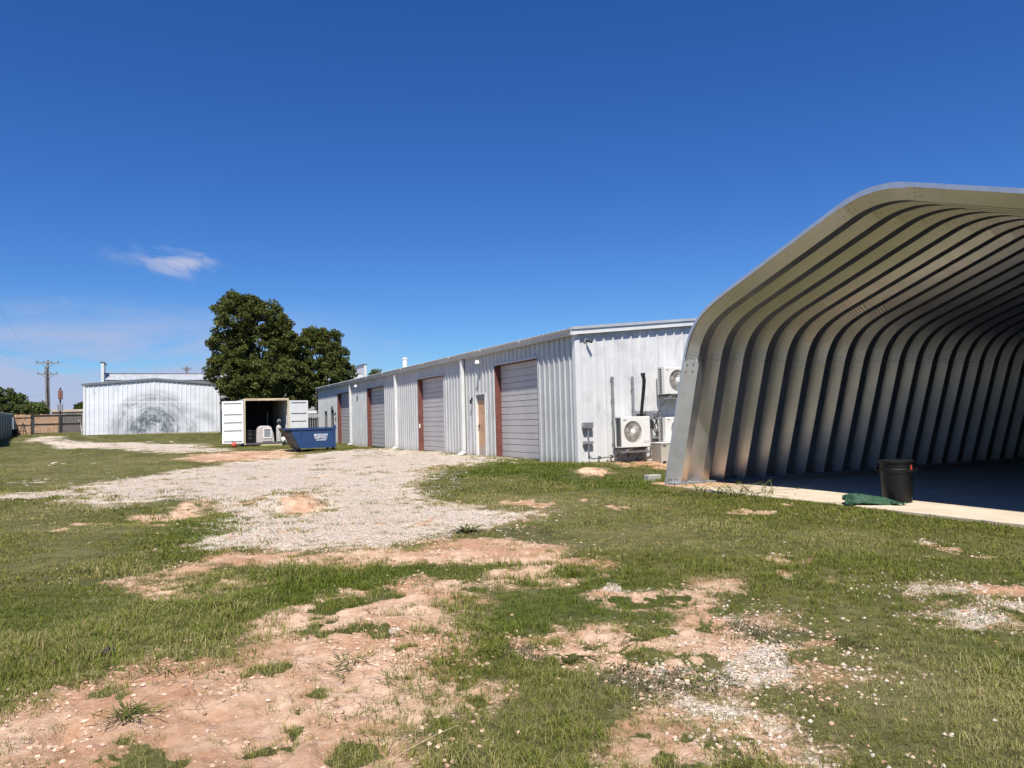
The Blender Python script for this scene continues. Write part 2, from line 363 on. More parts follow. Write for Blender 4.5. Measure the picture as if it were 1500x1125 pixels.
def hit(px, py):
    r = ray(px, py); D = 2.0; prev = D
    while D < 200:
        p = EYE + r * D
        if p[2] < terr(np.array([p[0]]), np.array([p[1]]))[0]: break
        prev = D; D *= 1.03
    lo, hi = prev, D
    for _ in range(12):
        m_ = (lo + hi) / 2; p = EYE + r * m_
        if p[2] < terr(np.array([p[0]]), np.array([p[1]]))[0]: hi = m_
        else: lo = m_
    return EYE + r * hi
# ---- what covers the ground: outlines read off the photograph, carried onto the terrain
def region(pts): return np.array([hit(*p)[:2] for p in pts])
G_GRAVEL = [region(p) for p in (
    [(95,714),(200,700),(300,684),(352,668),(420,667),(505,660),(560,657),(640,661),(700,667),(765,671),(735,677),(660,684),(622,712),(640,736),(700,746),(790,750),(768,762),(690,776),(640,790),(600,800),(520,808),(430,812),(330,806),(262,800),(322,772),(325,748),(300,734),(230,734),(160,742),(110,735)],
    [(-60,726),(60,720),(115,715),(135,728),(60,730),(-60,738)],
    [(40,645),(58,640),(100,639),(72,646),(180,648),(300,651),(345,660),(320,664),(240,663),(150,657),(70,652)],
    [(1085,945),(1150,935),(1225,958),(1268,985),(1262,1004),(1180,1000),(1120,1006),(1030,994),(940,985),(960,970),(1060,978)],
    [(1020,1036),(1070,1030),(1130,1055),(1180,1085),(1225,1125),(1140,1125),(1090,1085)],
    [(1392,893),(1440,890),(1485,908),(1440,916)], [(1465,880),(1530,884),(1530,894),(1480,893)], [(1296,857),(1350,853),(1400,858),(1330,864)],
    [(1085,905),(1130,900),(1185,908),(1120,915)])]
G_DIRT = [region(p) for p in (
    [(180,852),(262,838),(330,812),(430,818),(600,806),(690,788),(800,798),(845,826),(800,856),(735,864),(745,842),(760,825),(690,812),(640,818),(560,832),(480,828),(330,824),(290,840)],
    [(250,673),(300,664),(420,659),(445,668),(400,674),(330,677)],
    [(-40,1050),(60,1012),(150,985),(240,960),(330,966),(425,895),(520,866),(600,853),(700,868),(660,905),(650,925),(700,940),(690,970),(640,985),(730,1005),(690,1035),(620,1040),(585,1065),(610,1100),(650,1140),(300,1300),(-60,1240)],
    [(742,937),(800,920),(900,917),(1005,930),(1015,898),(1060,905),(1085,936),(1150,946),(1100,975),(1040,985),(960,981),(880,976),(820,961)],
    [(395,745),(440,715),(480,730),(470,755),(430,760)],
    [(210,752),(285,734),(300,740),(235,764)],
    [(845,690),(880,688),(890,699),(855,699)],
    [(850,668),(985,660),(985,690),(930,684),(860,676)],
    [(985,705),(1100,705),(1060,716),(985,714)],
    [(900,872),(1000,868),(1015,882),(930,886)], [(1040,848),(1080,845),(1078,856),(1040,858)], [(200,862),(330,852),(380,858),(260,876)], [(930,1060),(980,1055),(1000,1125),(900,1125)])]
G_SAND = [region(p) for p in (
    [(405,742),(428,720),(450,725),(466,738),(460,750),(440,754),(418,750)], [(240,835),(330,808),(430,815),(600,803),(690,786),(800,796),(845,826),(760,830),(600,836),(330,828)],
    [(205,755),(270,738),(300,735),(300,745),(240,764)], [(250,674),(300,664),(420,658),(445,668),(400,675),(330,678)])]
G_LUSH = [region(p) for p in (
    [(190,770),(280,760),(390,780),(390,805),(200,795)], [(700,680),(860,690),(960,712),(900,724),(700,700)], [(680,890),(820,840),(1000,880),(1035,915),(860,915),(720,950)],
    [(225,752),(300,745),(328,752),(312,778),(240,772)], [(140,718),(235,722),(300,735),(240,748),(165,740)], [(0,900),(380,850),(600,830),(700,840),(420,890),(100,960)], [(1400,930),(1520,920),(1520,1010),(1420,980)], [(640,660),(790,672),(800,690),(650,705)])]
G_MAT = [region(p) for p in (     # low dark creeping weed
    [(745,955),(800,945),(815,965),(770,975)], [(855,990),(900,968),(960,980),(1040,985),(1060,1000),(960,1010),(870,1005)], [(1085,955),(1150,948),(1165,965),(1100,975)], [(1120,1005),(1200,998),(1215,1015),(1140,1025)],
    [(1060,912),(1110,905),(1180,925),(1120,940),(1075,930)], [(1180,985),(1230,990),(1235,1003),(1185,1000)], [(890,952),(930,947),(945,960),(905,966)], [(700,775),(800,770),(850,800),(760,800)], [(640,700),(680,690),(700,705),(660,720)])]
G_BARE = [region(p) for p in (   # thin, dry turf
    [(0,650),(300,670),(200,705),(0,720)], [(660,720),(900,720),(1050,800),(800,800)], [(1000,900),(1250,920),(1500,1000),(1500,1125),(700,1125),(720,1000)], [(0,740),(160,745),(200,800),(0,860)])]
def sdist(poly, x, y):
    n = len(poly); d = np.full(x.shape, 1e9); ins = np.zeros(x.shape, bool); j = n - 1
    for i in range(n):
        ax, ay = poly[j]; bx, by = poly[i]; ex, ey = bx - ax, by - ay
        t = np.clip(((x - ax) * ex + (y - ay) * ey) / (ex * ex + ey * ey + 1e-12), 0, 1)
        d = np.minimum(d, (x - ax - t * ex) ** 2 + (y - ay - t * ey) ** 2)
        c = ((by > y) != (ay > y)) & (x < (ax - bx) * (y - by) / (ay - by + 1e-12) + bx)
        ins ^= c; j = i
    d = np.sqrt(d); return np.where(ins, d, -d)
def sstep(v, a, b):
    t = np.clip((v - a) / (b - a), 0, 1); return t * t * (3 - 2 * t)
def masks(x, y):
    r = np.hypot(x, y)
    e1 = (fbm(x, y, 0.9, 5, 1, 0.68) - 0.5); e2 = (fbm(x, y, 3.1, 5, 3, 0.7) - 0.5)
    amp = 0.26 + 0.014 * r
    def reg(lst, k=1.0, soft=0.22, bias=0.0):
        d = np.full(x.shape, -1e9)
        for p in lst: d = np.maximum(d, sdist(p, x, y))
        return sstep(d + bias + (e1 * 1.6 + e2 * 1.7) * amp * k, -soft * (0.5 + 0.06 * r), soft * (0.5 + 0.06 * r))
    g = reg(G_GRAVEL, 1.1, 0.7); d = reg(G_DIRT, 1.0, 0.7, 0.10)
    d = np.maximum(d, reg(G_GRAVEL, 1.3, 0.9, 0.22) * 0.75); l = reg(G_LUSH, 1.2, 0.8); b = reg(G_BARE, 1.2, 0.9)
    sand = reg(G_SAND, 0.9, 0.5)
    # small chance bald spots, weeds creeping into the gravel
    bald = sstep(fbm(x, y, 0.55, 5, 5, 0.6) - 0.08 * l + 0.06 * b, 0.635, 0.71)
    weeds = sstep(fbm(x, y, 1.1, 5, 6, 0.65), 0.665, 0.73)
    spot = sstep(fbm(x, y, 3.0, 4, 2, 0.6), 0.60, 0.70)
    d = np.maximum(d, bald * 0.7 * (1 - l * 0.8) * sstep(r, 30, 14))
    g = np.maximum(g, bald * spot * 0.8)
    mt = reg(G_MAT, 1.3, 0.5)
    g = g * (1 - weeds * 0.75) * (1 - 0.55 * sstep(r, 9, 6) * sstep(fbm(x, y, 2.6, 4, 0, 0.6), 0.46, 0.56))
    d = d * (1 - 0.85 * sstep(fbm(x, y, 2.4, 5, 7, 0.62), 0.60, 0.66))
    g = g * (1 - 0.92 * sand); d = np.maximum(d, sand * (1 - 0.8 * sstep(fbm(x, y, 2.4, 4, 2, 0.6), 0.64, 0.70)))
    grass = np.clip(1 - np.maximum(g, d), 0, 1)
    return g, d, grass, l, np.where(mt > 0.5, 2.0, b)
HOLE = hit(447, 744)[:2]; MOUND = hit(420, 735)[:2]; MOUND2 = hit(866, 694)[:2]; GULLY = hit(250, 752)[:2]; CRK = hit(100, 1062)[:2]
def relief(x, y, g, d):
    r = np.hypot(x, y)
    z = (fbm(x, y, 0.45, 3, 4) - 0.5) * 0.10 * np.clip(r / 6, 0.4, 1)
    z = z + (fbm(x, y, 5.0, 4, 2, 0.6) - 0.5) * (0.03 + 0.075 * d)
    z = z + (fbm(x, y, 22.0, 3, 1, 0.6) - 0.5) * (0.014 * d + 0.012 * g)
    gb = lambda c, s: np.exp(-((x - c[0]) ** 2 + (y - c[1]) ** 2) / (2 * s * s))
    z = z + 0.16 * gb(MOUND, 0.55) - 0.20 * gb(HOLE, 0.32) + 0.12 * gb(MOUND2, 0.35) - 0.16 * gb(GULLY, 0.6) - 0.07 * gb(CRK, 0.10)
    # hard surfaces stay clear of the turf
    P = np.stack([x - AO[0], y - AO[1]], -1); u = P @ H[:2]; i_ = P @ A[:2]
    slab = (u > -0.55) & (u < 11.8) & (i_ > -0.06) & (i_ < 16.0)
    return np.where(slab, -0.12, z)
def ground_z(x, y):
    x = np.atleast_1d(np.asarray(x, float)); y = np.atleast_1d(np.asarray(y, float))
    g, d, *_ = masks(x, y)
    return terr(x, y) + relief(x, y, g, d)
def gz(x, y): return float(ground_z(x, y)[0])

def make_ground():
    th = np.radians(np.concatenate([np.arange(-52, 52, 0.2), np.arange(52, 308, 6.4)]))
    r = [0.6]
    while r[-1] < 95: r.append(r[-1] + max(0.022, r[-1] * 0.0082))
    while r[-1] < 1500: r.append(r[-1] * 1.12)
    r = np.array(r); nt_, nr = len(th), len(r)
    X = (r[:, None] * np.sin(th)[None]).ravel(); Y = (r[:, None] * np.cos(th)[None]).ravel()
    g, d, gr, l, b = masks(X, Y); b = np.minimum(b, 1.0)
    Z = terr(X, Y) + relief(X, Y, g, d)
    co = np.stack([X, Y, Z], 1); co = np.vstack([co, [[0, 0, float(Z[:nt_].mean())]]])
    i = np.arange(nr - 1)[:, None] * nt_; j = np.arange(nt_)[None]; j2 = (j + 1) % nt_
    q = np.stack([i + j, i + j2, i + nt_ + j2, i + nt_ + j], -1).reshape(-1, 4)[:, ::-1]
    tri = np.stack([np.full(nt_, nr * nt_), np.arange(nt_), (np.arange(nt_) + 1) % nt_], 1)[:, ::-1]
    me = bpy.data.meshes.new('ground')
    me.vertices.add(len(co)); me.vertices.foreach_set('co', co.ravel())
    nl = q.size + tri.size; me.loops.add(nl); me.loops.foreach_set('vertex_index', np.concatenate([q.ravel(), tri.ravel()]))
    ls = np.concatenate([np.arange(len(q)) * 4, q.size + np.arange(len(tri)) * 3]); lt = np.concatenate([np.full(len(q), 4), np.full(len(tri), 3)])
    me.polygons.add(len(ls)); me.polygons.foreach_set('loop_start', ls)
    try: me.polygons.foreach_set('loop_total', lt)
    except Exception: pass
    me.polygons.foreach_set('use_smooth', np.ones(len(ls), bool)); me.update(calc_edges=True); me.validate()
    for nm, ar in (('gravel', g), ('dirt', d), ('lush', l), ('thin', b)):
        at_ = me.attributes.new(nm, 'FLOAT', 'POINT'); at_.data.foreach_set('value', np.append(ar, 0).astype(np.float32))
    return me
def ground_mat():
    m = bpy.data.materials.new('yard_ground'); m.use_nodes = True; t = NT(m.node_tree); m.node_tree.nodes.clear()
    oc = t.n('ShaderNodeTexCoord').outputs['Object']
    A_ = lambda n: t.n('ShaderNodeAttribute', attribute_name=n).outputs['Fac']
    g, d, l, b = A_('gravel'), A_('dirt'), A_('lush'), A_('thin')
    fine = t.noise(oc, 38, 7, 0.75); mid = t.noise(oc, 6, 6, 0.65); big = t.noise(oc, 0.7, 5, 0.6)
    # soil: pink-tan crust with redder loose patches
    soil = t.mix(t.map(mid, 0.36, 0.66), (0.66, 0.465, 0.325), (0.47, 0.285, 0.175))
    soil = t.mix(t.math('MULTIPLY', t.map(big, 0.44, 0.62), 0.75), soil, (0.38, 0.195, 0.105))
    soil = t.mix(t.math('MULTIPLY', t.map(fine, 0.52, 0.70), 0.6), soil, (0.74, 0.57, 0.43))
    soil = t.mix(t.math('MULTIPLY', t.map(t.noise(oc, 17, 6, 0.75), 0.56, 0.70), 0.65), soil, (0.20, 0.115, 0.07))
    vor = t.n('ShaderNodeTexVoronoi', feature='DISTANCE_TO_EDGE', ins={'Vector': t.n('ShaderNodeVectorMath', operation='ADD', ins={0: oc, 1: t.n('ShaderNodeVectorMath', operation='SCALE', ins={0: t.noise(oc, 5, 3, 0.6, out=1), 'Scale': 0.16}).outputs[0]}).outputs[0], 'Scale': 8.5}).outputs['Distance']
    crack = t.math('MULTIPLY', t.map(vor, 0.024, 0.004), t.map(t.noise(oc, 1.3, 3), 0.52, 0.66))
    # gravel: crushed pale limestone
    v2 = t.n('ShaderNodeTexVoronoi', feature='F1', ins={'Vector': oc, 'Scale': 42.0, 'Randomness': 1.0})
    cr = t.n('ShaderNodeSeparateColor', ins={0: v2.outputs['Color']}).outputs[0]
    grav = t.mix(cr, (0.50, 0.405, 0.31), (0.78, 0.68, 0.57))
    grav = t.mix(t.map(cr, 0.80, 0.95), grav, (0.80, 0.72, 0.62))
    grav = t.mix(t.math('MULTIPLY', t.map(v2.outputs['Distance'], 0.5, 0.9), 0.5), grav, (0.32, 0.23, 0.165))
    grav = t.mix(t.math('MULTIPLY', t.map(big, 0.46, 0.66), 0.5), grav, (0.56, 0.44, 0.33))
    # thatch between the blades
    turf = t.mix(t.map(fine, 0.3, 0.7), (0.040, 0.044, 0.011), (0.122, 0.120, 0.036))
    turf = t.mix(t.math('MULTIPLY', l, 0.6), turf, (0.048, 0.070, 0.014))
    turf = t.mix(t.math('MULTIPLY', t.math('MULTIPLY', b, t.map(mid, 0.40, 0.62)), 0.7), turf, (0.17, 0.145, 0.065))
    turf = t.mix(t.math('MULTIPLY', t.map(t.noise(t.vscale(oc, (1, 1, 1)), 0.55, 7, 0.72), 0.46, 0.62), 0.55), turf, (0.185, 0.165, 0.07))
    fz = t.math('MULTIPLY', t.math('SUBTRACT', fine, 0.5), 0.9)
    c = t.mix(t.map(t.math('ADD', d, fz), 0.35, 0.65), turf, soil)
    c = t.mix(t.math('MULTIPLY', crack, 0.6), c, (0.14, 0.08, 0.05))
    c = t.mix(t.map(t.math('ADD', g, fz), 0.35, 0.65), c, grav)
    p = t.n('ShaderNodeBsdfPrincipled', ins={'Base Color': c, 'Roughness': 0.92, 'Specular IOR Level': 0.2})
    hgt = t.math('ADD', t.math('ADD', t.math('MULTIPLY', fine, 0.5), t.math('MULTIPLY', t.noise(oc, 13, 6, 0.7), 0.9)), t.math('ADD', t.math('MULTIPLY', crack, -1.2), t.math('MULTIPLY', t.math('MULTIPLY', v2.outputs['Distance'], g), -1.1)))
    bp = t.n('ShaderNodeBump', ins={'Strength': 1.0, 'Distance': 0.03, 'Height': hgt})
    m.node_tree.links.new(bp.outputs[0], p.inputs['Normal'])
    t.n('ShaderNodeOutputMaterial', ins={'Surface': p.outputs[0]})
    return m
gme = make_ground(); gme.materials.append(ground_mat())
tag(link('ground', gme), 'yard of patchy mown grass, pink bare soil and pale gravel', 'ground', kind='structure')

# ------------------------------------------------------------------ ribbed sheet helper
RIB = 0.3048
def rib_profile(u0, u1, hgt=0.040, pitch=RIB):
    pts = [(u0, 0.0)]; k = math.floor(u0 / pitch) - 1
    while k * pitch < u1 + pitch:
        c = k * pitch
        for du, h in ((-0.040, 0), (-0.016, hgt), (0.016, hgt), (0.040, 0)):
            if u0 + 1e-4 < c + du < u1 - 1e-4: pts.append((c + du, h))
        k += 1
    pts.append((u1, pts[-1][1] if pts[-1][1] else 0.0)); return pts
def sheets(parent, name, mats, u0, u1, zb, zt, mp, width=3 * RIB, phase=0.11):
    """a run of ribbed wall sheets, each an object; zb, zt are functions of u"""
    e = [u0]; k = math.ceil((u0 - phase) / width + 1e-6)
    while phase + k * width < u1 - 0.02:
        if phase + k * width > u0 + 0.02: e.append(phase + k * width)
        k += 1
    e.append(u1)
    for n_, (a, b) in enumerate(zip(e[:-1], e[1:])):
        b2 = b; lift = 0.0025 * (n_ % 2)
        mb = MB(); pr = rib_profile(a - 0.0, b2); vs = []; fs = []
        for u, d in pr:
            zs = np.linspace(zb(u), zt(u), 4)
            for z in zs: vs.append(mp(u, d + lift + random.uniform(-0.0012, 0.0012), z))
        for i in range(len(pr) - 1):
            for j in range(3): fs.append((i*4+j, (i+1)*4+j, (i+1)*4+j+1, i*4+j+1))
        mb.add(vs, fs); mb.build(name, mats, parent)

# ------------------------------------------------------------------ long metal shed
LEN, WID, EAVE, SLP = 34.8, 12.2, 3.60, 0.09
shed = frame('metal_shed', BC, W, 'long white ribbed metal shed with four grey roll doors and red jambs', 'shed')
BOT = lambda u: -0.30
lw = lambda u, d, z: (u, d, z)                   # the long wall: X along it, Y out of it
OPEN = [(2.24, 5.34, 3.05), (10.30, 13.45, 3.05), (18.65, 21.9, 3.05), (25.8, 28.9, 3.05)]
DOORP = (6.18, 7.09, 2.17); FARD = (29.95, 30.78, 2.12); FARW = (32.0, 32.62, 1.04, 2.03)
cuts = sorted(OPEN + [DOORP, FARD])
x = 0.0
for (a, b, h_) in cuts + [(LEN, None, None)]:
    if x < 30.5 and b is None or True:
        if abs(a - LEN) < 1e-6 and b is None:
            sheets(shed, 'wall_sheet', M['zinc_long'], x, FARW[0], BOT, lambda u: EAVE, lw)
            sheets(shed, 'wall_sheet', M['zinc_long'], FARW[0], FARW[1], BOT, lambda u: FARW[2], lw)
            sheets(shed, 'wall_sheet', M['zinc_long'], FARW[0], FARW[1], lambda u: FARW[3], lambda u: EAVE, lw)
            sheets(shed, 'wall_sheet', M['zinc_long'], FARW[1], LEN, BOT, lambda u: EAVE, lw)
            break
        sheets(shed, 'wall_sheet', M['zinc_long'], x, a, BOT, lambda u: EAVE, lw)
        sheets(shed, 'wall_sheet', M['zinc_long'], a, b, lambda u, h_=h_: h_, lambda u: EAVE, lw)
    x = b
gab = lambda u: EAVE + SLP * min(u, WID - u)
sheets(shed, 'wall_sheet', M['zinc_end'], 0.0, WID, BOT, gab, lambda u, d, z: (-d, -u, z), phase=0.0)
mb = MB()
for (u0, u1, f) in ((0, WID, lambda u, d, z: (LEN + d, -u, z)), (0, LEN, lambda u, d, z: (u, -WID - d, z))):
    pr = rib_profile(u0, u1); vs = []
    for u, d in pr: vs += [f(u, d, -0.3), f(u, d, EAVE + (SLP * min(u, WID - u) if u1 == WID else 0))]
    mb.add(vs, [(2*i, 2*i+2, 2*i+3, 2*i+1) for i in range(len(pr) - 1)])
mb.build('rear_wall', M['zinc_long'], shed)
# roof: ribbed sheets running down each slope
mb = MB(); pr = rib_profile(-0.12, LEN + 0.12, 0.035)
rz = lambda y: EAVE + 0.075 + SLP * min(-y + 0.0, WID + y)
for (y0, y1) in ((0.20, -WID / 2), (-WID / 2, -WID - 0.2)):
    vs = []
    for u, d in pr: vs += [(u, y0, rz(y0) + d), (u, y1, rz(y1) + d), (u, y0, rz(y0) - 0.02), (u, y1, rz(y1) - 0.02)]
    fs = []
    for i in range(len(pr) - 1):
        a = 4 * i; b = a + 4; fs += [(a, b, b + 1, a + 1), (a + 2, a + 3, b + 3, b + 2), (a, a + 2, b + 2, b)]
    mb.add(vs, fs)
mb.build('roof', M['roof'], shed)
g = [(0.035, 3.485), (0.175, 3.485), (0.205, 3.62), (0.235, 3.655), (0.235, 3.672), (0.19, 3.672), (0.19, 3.64), (0.035, 3.64)]
gut = MB().prism(g, lambda y, z: (-0.13, y, z), lambda y, z: (LEN + 0.13, y, z)).build('gutter', M['trim'], shed)
for k in range(1, 12): MB().box(k * 3.05 - 0.03, k * 3.05 + 0.03, 0.203, 0.239, 3.60, 3.676).build('seam', M['trim_white'], gut)
for (ya, yb) in ((0.20, -WID / 2), (-WID / 2, -WID - 0.2)):
    for dz0, dz1, x0, x1, mt in ((-0.16, -0.025, -0.135, -0.045, 'trim_white'), (-0.022, 0.055, -0.165, -0.05, 'trim')):
        mb = MB(); q = lambda xx, y, dz: (xx, y, rz(y) + dz)
        mb.add([q(x0, ya, dz0), q(x1, ya, dz0), q(x1, ya, dz1), q(x0, ya, dz1), q(x0, yb, dz0), q(x1, yb, dz0), q(x1, yb, dz1), q(x0, yb, dz1)],
               [(0,1,2,3), (7,6,5,4), (0,4,5,1), (1,5,6,2), (2,6,7,3), (3,7,4,0)])
        mb.build('rake_trim', M[mt], shed)
mb = MB(); mb.prism([(-0.045, 0.048), (-0.045, -0.11), (-0.034, -0.11), (-0.034, 0.036), (0.11, 0.036), (0.11, 0.048)],
                    lambda x_, y_: (x_, y_, -0.3), lambda x_, y_: (x_, y_, 3.50)); mb.build('corner_trim', M['trim_white'], shed)
for dx in (8.03, 16.43, 25.26):
    d = MB().bbox(dx, dx + 0.15, 0.038, 0.165, 0.12, 3.483, 0.012).build('downspout', M['trim_white'], shed)
    MB().prism([(0.04, 0.118), (0.16, 0.118), (0.36, -0.02), (0.33, -0.09), (0.04, 0.03)], lambda y, z: (dx + 0.01, y, z), lambda y, z: (dx + 0.14, y, z)).build('outlet_elbow', M['trim_white'], d)
# overhead doors
for k, (a, b, h_) in enumerate(OPEN):
    mb = MB(); mb.box(a, b, -0.30, -0.262, -0.3, h_)
    gd = mb.build('garage_door', M['ovdoor'], shed); gd.location.y = 0.045
    if k == 1: MB().box(b - 0.02, b - 0.001, -0.05, 0.01, 0.95, 1.12).build('latch', M['trim_white'], shed)
    n = 5; sh_ = (h_ + 0.02) / n
    sm = MB()
    zz = [(0, 0), (0.012, 0.03), (0.165, 0.03), (0.178, 0.008), (0.192, 0.008), (0.205, 0.03), (0.40, 0.03), (0.413, 0.008), (0.427, 0.008), (0.44, 0.03), (sh_ - 0.016, 0.03), (sh_ - 0.004, 0)]
    vs = []
    for z, d in zz: vs += [(a + 0.004, -0.262 + d + 0.001, z), (b - 0.004, -0.262 + d + 0.001, z)]
    sm.add(vs, [(2*i, 2*i+1, 2*i+3, 2*i+2)[::-1] for i in range(len(zz) - 1)])
    for z in np.linspace(0.05, sh_ - 0.05, 5)[[0, 2, 4]]: sm.box(a + 0.02, a + 0.05, -0.24, -0.226, z - 0.012, z + 0.012)
    sme = sm.mesh('door_section', M['ovdoor'])
    for i in range(n):
        o = link('door_section', sme, gd); o.location.z = -0.02 + i * sh_
    mb = MB().box(a, b, -0.255, -0.20, -0.06, -0.005); mb.build('bottom_seal', M['dark'], gd)
    MB().box(b + 0.001, b + 0.02, -0.30, 0.035, -0.3, h_ + 0.02).build('door_jamb', M['red'], shed)
    MB().box(a - 0.02, a - 0.001, -0.30, 0.035, -0.3, h_ + 0.02).build('door_jamb', M['trim'], shed)
    MB().box(a, b, -0.30, 0.030, h_ + 0.002, h_ + 0.022).build('door_header', M['red'], shed)
    MB().box(a - 0.05, b + 0.05, 0.034, 0.052, h_ + 0.0, h_ + 0.06).build('head_flashing', M['trim'], shed)
# plywood-patched personnel door
a, b, h_ = DOORP
pd = MB().box(a + 0.05, b - 0.05, -0.10, -0.06, -0.2, 1.93).build('personnel_door', M['ply'], shed)
MB().box(a + 0.05, b - 0.05, -0.099, -0.05, 1.935, h_ - 0.04).build('transom_board', M['grey_box'], pd)
MB().lathe([(0.0, -0.06), (0.03, -0.055), (0.034, -0.02), (0.02, -0.005), (0, -0.005)], (b - 0.14, 0, 1.02), 10, 'y').box(b - 0.165, b - 0.115, -0.062, -0.052, 0.93, 1.1).build('door_knob', M['dark'], pd)
MB().box(a + 0.44, a + 0.47, -0.06, -0.052, 1.46, 1.52).build('door_hole', M['dark'], pd)
MB().box(a, a + 0.05, -0.12, 0.042, -0.2, h_).box(b - 0.05, b, -0.12, 0.042, -0.2, h_).box(a + 0.0502, b - 0.0502, -0.12, 0.042, h_ - 0.04, h_).build('door_frame', M['trim_white'], shed)
a, b, h_ = FARD
fd = MB().box(a + 0.05, b - 0.05, -0.10, -0.06, -0.3, h_ - 0.04).build('far_door', M['dark'], shed)
MB().box(a + 0.18, b - 0.18, -0.06, -0.052, 1.1, 1.8).build('pane', M['glass'], fd)
MB().box(a, a + 0.05, -0.12, 0.042, -0.3, h_).box(b - 0.05, b, -0.12, 0.042, -0.3, h_).box(a + 0.0502, b - 0.0502, -0.12, 0.042, h_ - 0.04, h_).build('door_frame', M['trim_dark'], shed)
a, b, z0, z1 = FARW
fw = MB().box(a, b, -0.10, -0.06, z0, z1).build('window', M['glass'], shed)
MB().box(a - 0.03, a + 0.03, -0.06, 0.044, z0, z1).box(b - 0.03, b + 0.03, -0.06, 0.044, z0, z1).box(a - 0.03, b + 0.03, -0.058, 0.046, z1 - 0.02, z1 + 0.04).box(a - 0.03, b + 0.03, -0.058, 0.06, z0 - 0.04, z0 + 0.02).build('window_frame', M['trim_dark'], fw)
MB().lathe([(0.13, 0), (0.13, 0.78), (0.15, 0.80), (0.15, 0.86), (0.03, 0.9)], (20.3, -1.6, EAVE + 0.1), 14).build('vent_pipe', M['white'], shed)
MB().lathe([(0.10, 0), (0.10, 0.5), (0.12, 0.52), (0.12, 0.56), (0.02, 0.6)], (29.6, -3.0, EAVE + 0.2), 14).build('vent_pipe', M['roof'], shed)
def loc_shed(x_, y_, z_): return BC + W * x_ - A * y_ + np.array([0, 0, z_])
def flood(x_, z_, label):
    o = frame('flood_light', loc_shed(x_, 0.03, z_), W, label, 'light', 'flood lights under the eave')
    MB().box(-0.06, 0.06, 0.0, 0.03, -0.06, 0.06).build('mount', M['trim_white'], o)
    MB().tube([(0, 0.02, 0), (0, 0.10, 0.01), (-0.02, 0.15, -0.01)], 0.018).build('arm', M['trim_white'], o)
    auto_smooth(MB().lathe([(0.02, 0.0), (0.055, -0.015), (0.075, -0.06), (0.085, -0.12), (0.06, -0.135), (0.0, -0.137)], (-0.02, 0.17, 0.03), 14).build('lamp_head', M['white'], o))
flood(6.45, 3.30, 'white flood light high on the wall over the plywood door')
flood(23.68, 3.32, 'white flood light beside the farthest downspout of the long shed')
def wall_fixture(x_, z_, label, name='wall_lamp'):
    o = frame(name, loc_shed(x_, 0.035, z_), W, label, 'wall lamp')
    MB().bbox(-0.04, 0.04, 0.0, 0.05, -0.02, 0.10, 0.01).build('back_box', M['dark'], o)
    MB().lathe([(0.03, 0.03), (0.04, -0.02), (0.04, -0.10), (0.02, -0.12)], (0, 0.07, 0.0), 12).build('lamp_shade', M['dark'], o)
wall_fixture(7.33, 1.94, 'small dark lamp on the wall left of the plywood door')
wall_fixture(30.35, 2.25, 'dark lamp box above the far door of the long shed')
wall_fixture(29.35, 1.84, 'small dark lamp between the far door and a roll door')

# ------------------------------------------------------------------ fittings on the end wall (local X = right along the wall, -Y = out of it)
def loc_end(e, out, z): return BC + A * e - W * out + np.array([0, 0, z])
def endthing(name, e, z, label, cat, group=None, out=0.0): return frame(name, loc_end(e, out, z), A, label, cat, group)
o = endthing('security_camera', 0.30, 3.36, 'small security camera under the roof corner of the long shed', 'camera')
MB().box(-0.05, 0.05, -0.06, -0.035, -0.05, 0.05).build('mount', M['grey_box'], o)
MB().tube([(0, -0.05, 0), (0.03, -0.13, 0.01), (0.05, -0.15, -0.02)], 0.014).build('arm', M['dark'], o)
auto_smooth(MB().tube([(0.02, -0.09, -0.01), (0.1, -0.22, -0.06)], 0.038, 10).build('body', M['dark'], o))
o = endthing('meter_box', 0.26, 0.93, 'grey electrical box on struts left of the wall-mounted cooling units', 'electrical box')
MB().bbox(-0.15, 0.15, -0.15, -0.075, 0.0, 0.17, 0.01).build('box', M['conduit'], o)
MB().box(-0.17, 0.17, -0.074, -0.036, 0.02, 0.06).box(-0.17, 0.17, -0.074, -0.036, 0.12, 0.15).build('strut', M['grey_box'], o)
MB().box(-0.15, 0.17, -0.09, -0.036, -0.40, -0.355).box(-0.13, 0.15, -0.13, -0.091, -0.42, -0.35).build('strut', M['grey_box'], o)
MB().tube([(0.0, -0.11, 0.0), (0.0, -0.11, -0.35), (0.01, -0.10, -0.72), (0.05, -0.10, -0.80), (0.12, -0.10, -0.83), (0.9, -0.10, -0.80), (1.9, -0.10, -0.74), (2.2, -0.10, -0.70)], 0.022).build('conduit', M['conduit'], o)
mb = MB()
for q in (0.35, 0.75, 1.3, 1.75): mb.box(q - 0.02, q + 0.02, -0.13, -0.036, -0.87 + q * 0.04, -0.79 + q * 0.04)
mb.build('clamp', M['dark'], o)
for nm, e, z0, z1, lab in (('line_cover', 1.12, 0.3, 2.36, 'tall grey pipe cover rising left of the large cooling unit'), ('line_cover', 1.80, 1.2, 2.36, 'grey pipe cover above the large cooling unit, left of the black hose')):
    o = endthing(nm, e, 0, lab, 'pipe', 'pipe covers on the end wall')
    MB().bbox(-0.032, 0.032, -0.095, -0.034, z0, z1, 0.008).build('cover', M['grey_box'], o)
    mb = MB()
    for z in np.arange(z0 + 0.2, z1, 0.6): mb.box(-0.05, 0.05, -0.10, -0.033, z - 0.012, z + 0.012)
    mb.build('clip', M['conduit'], o)
o = endthing('black_hose', 2.05, 0, 'thick black insulated hose bulging off the end wall', 'hose')
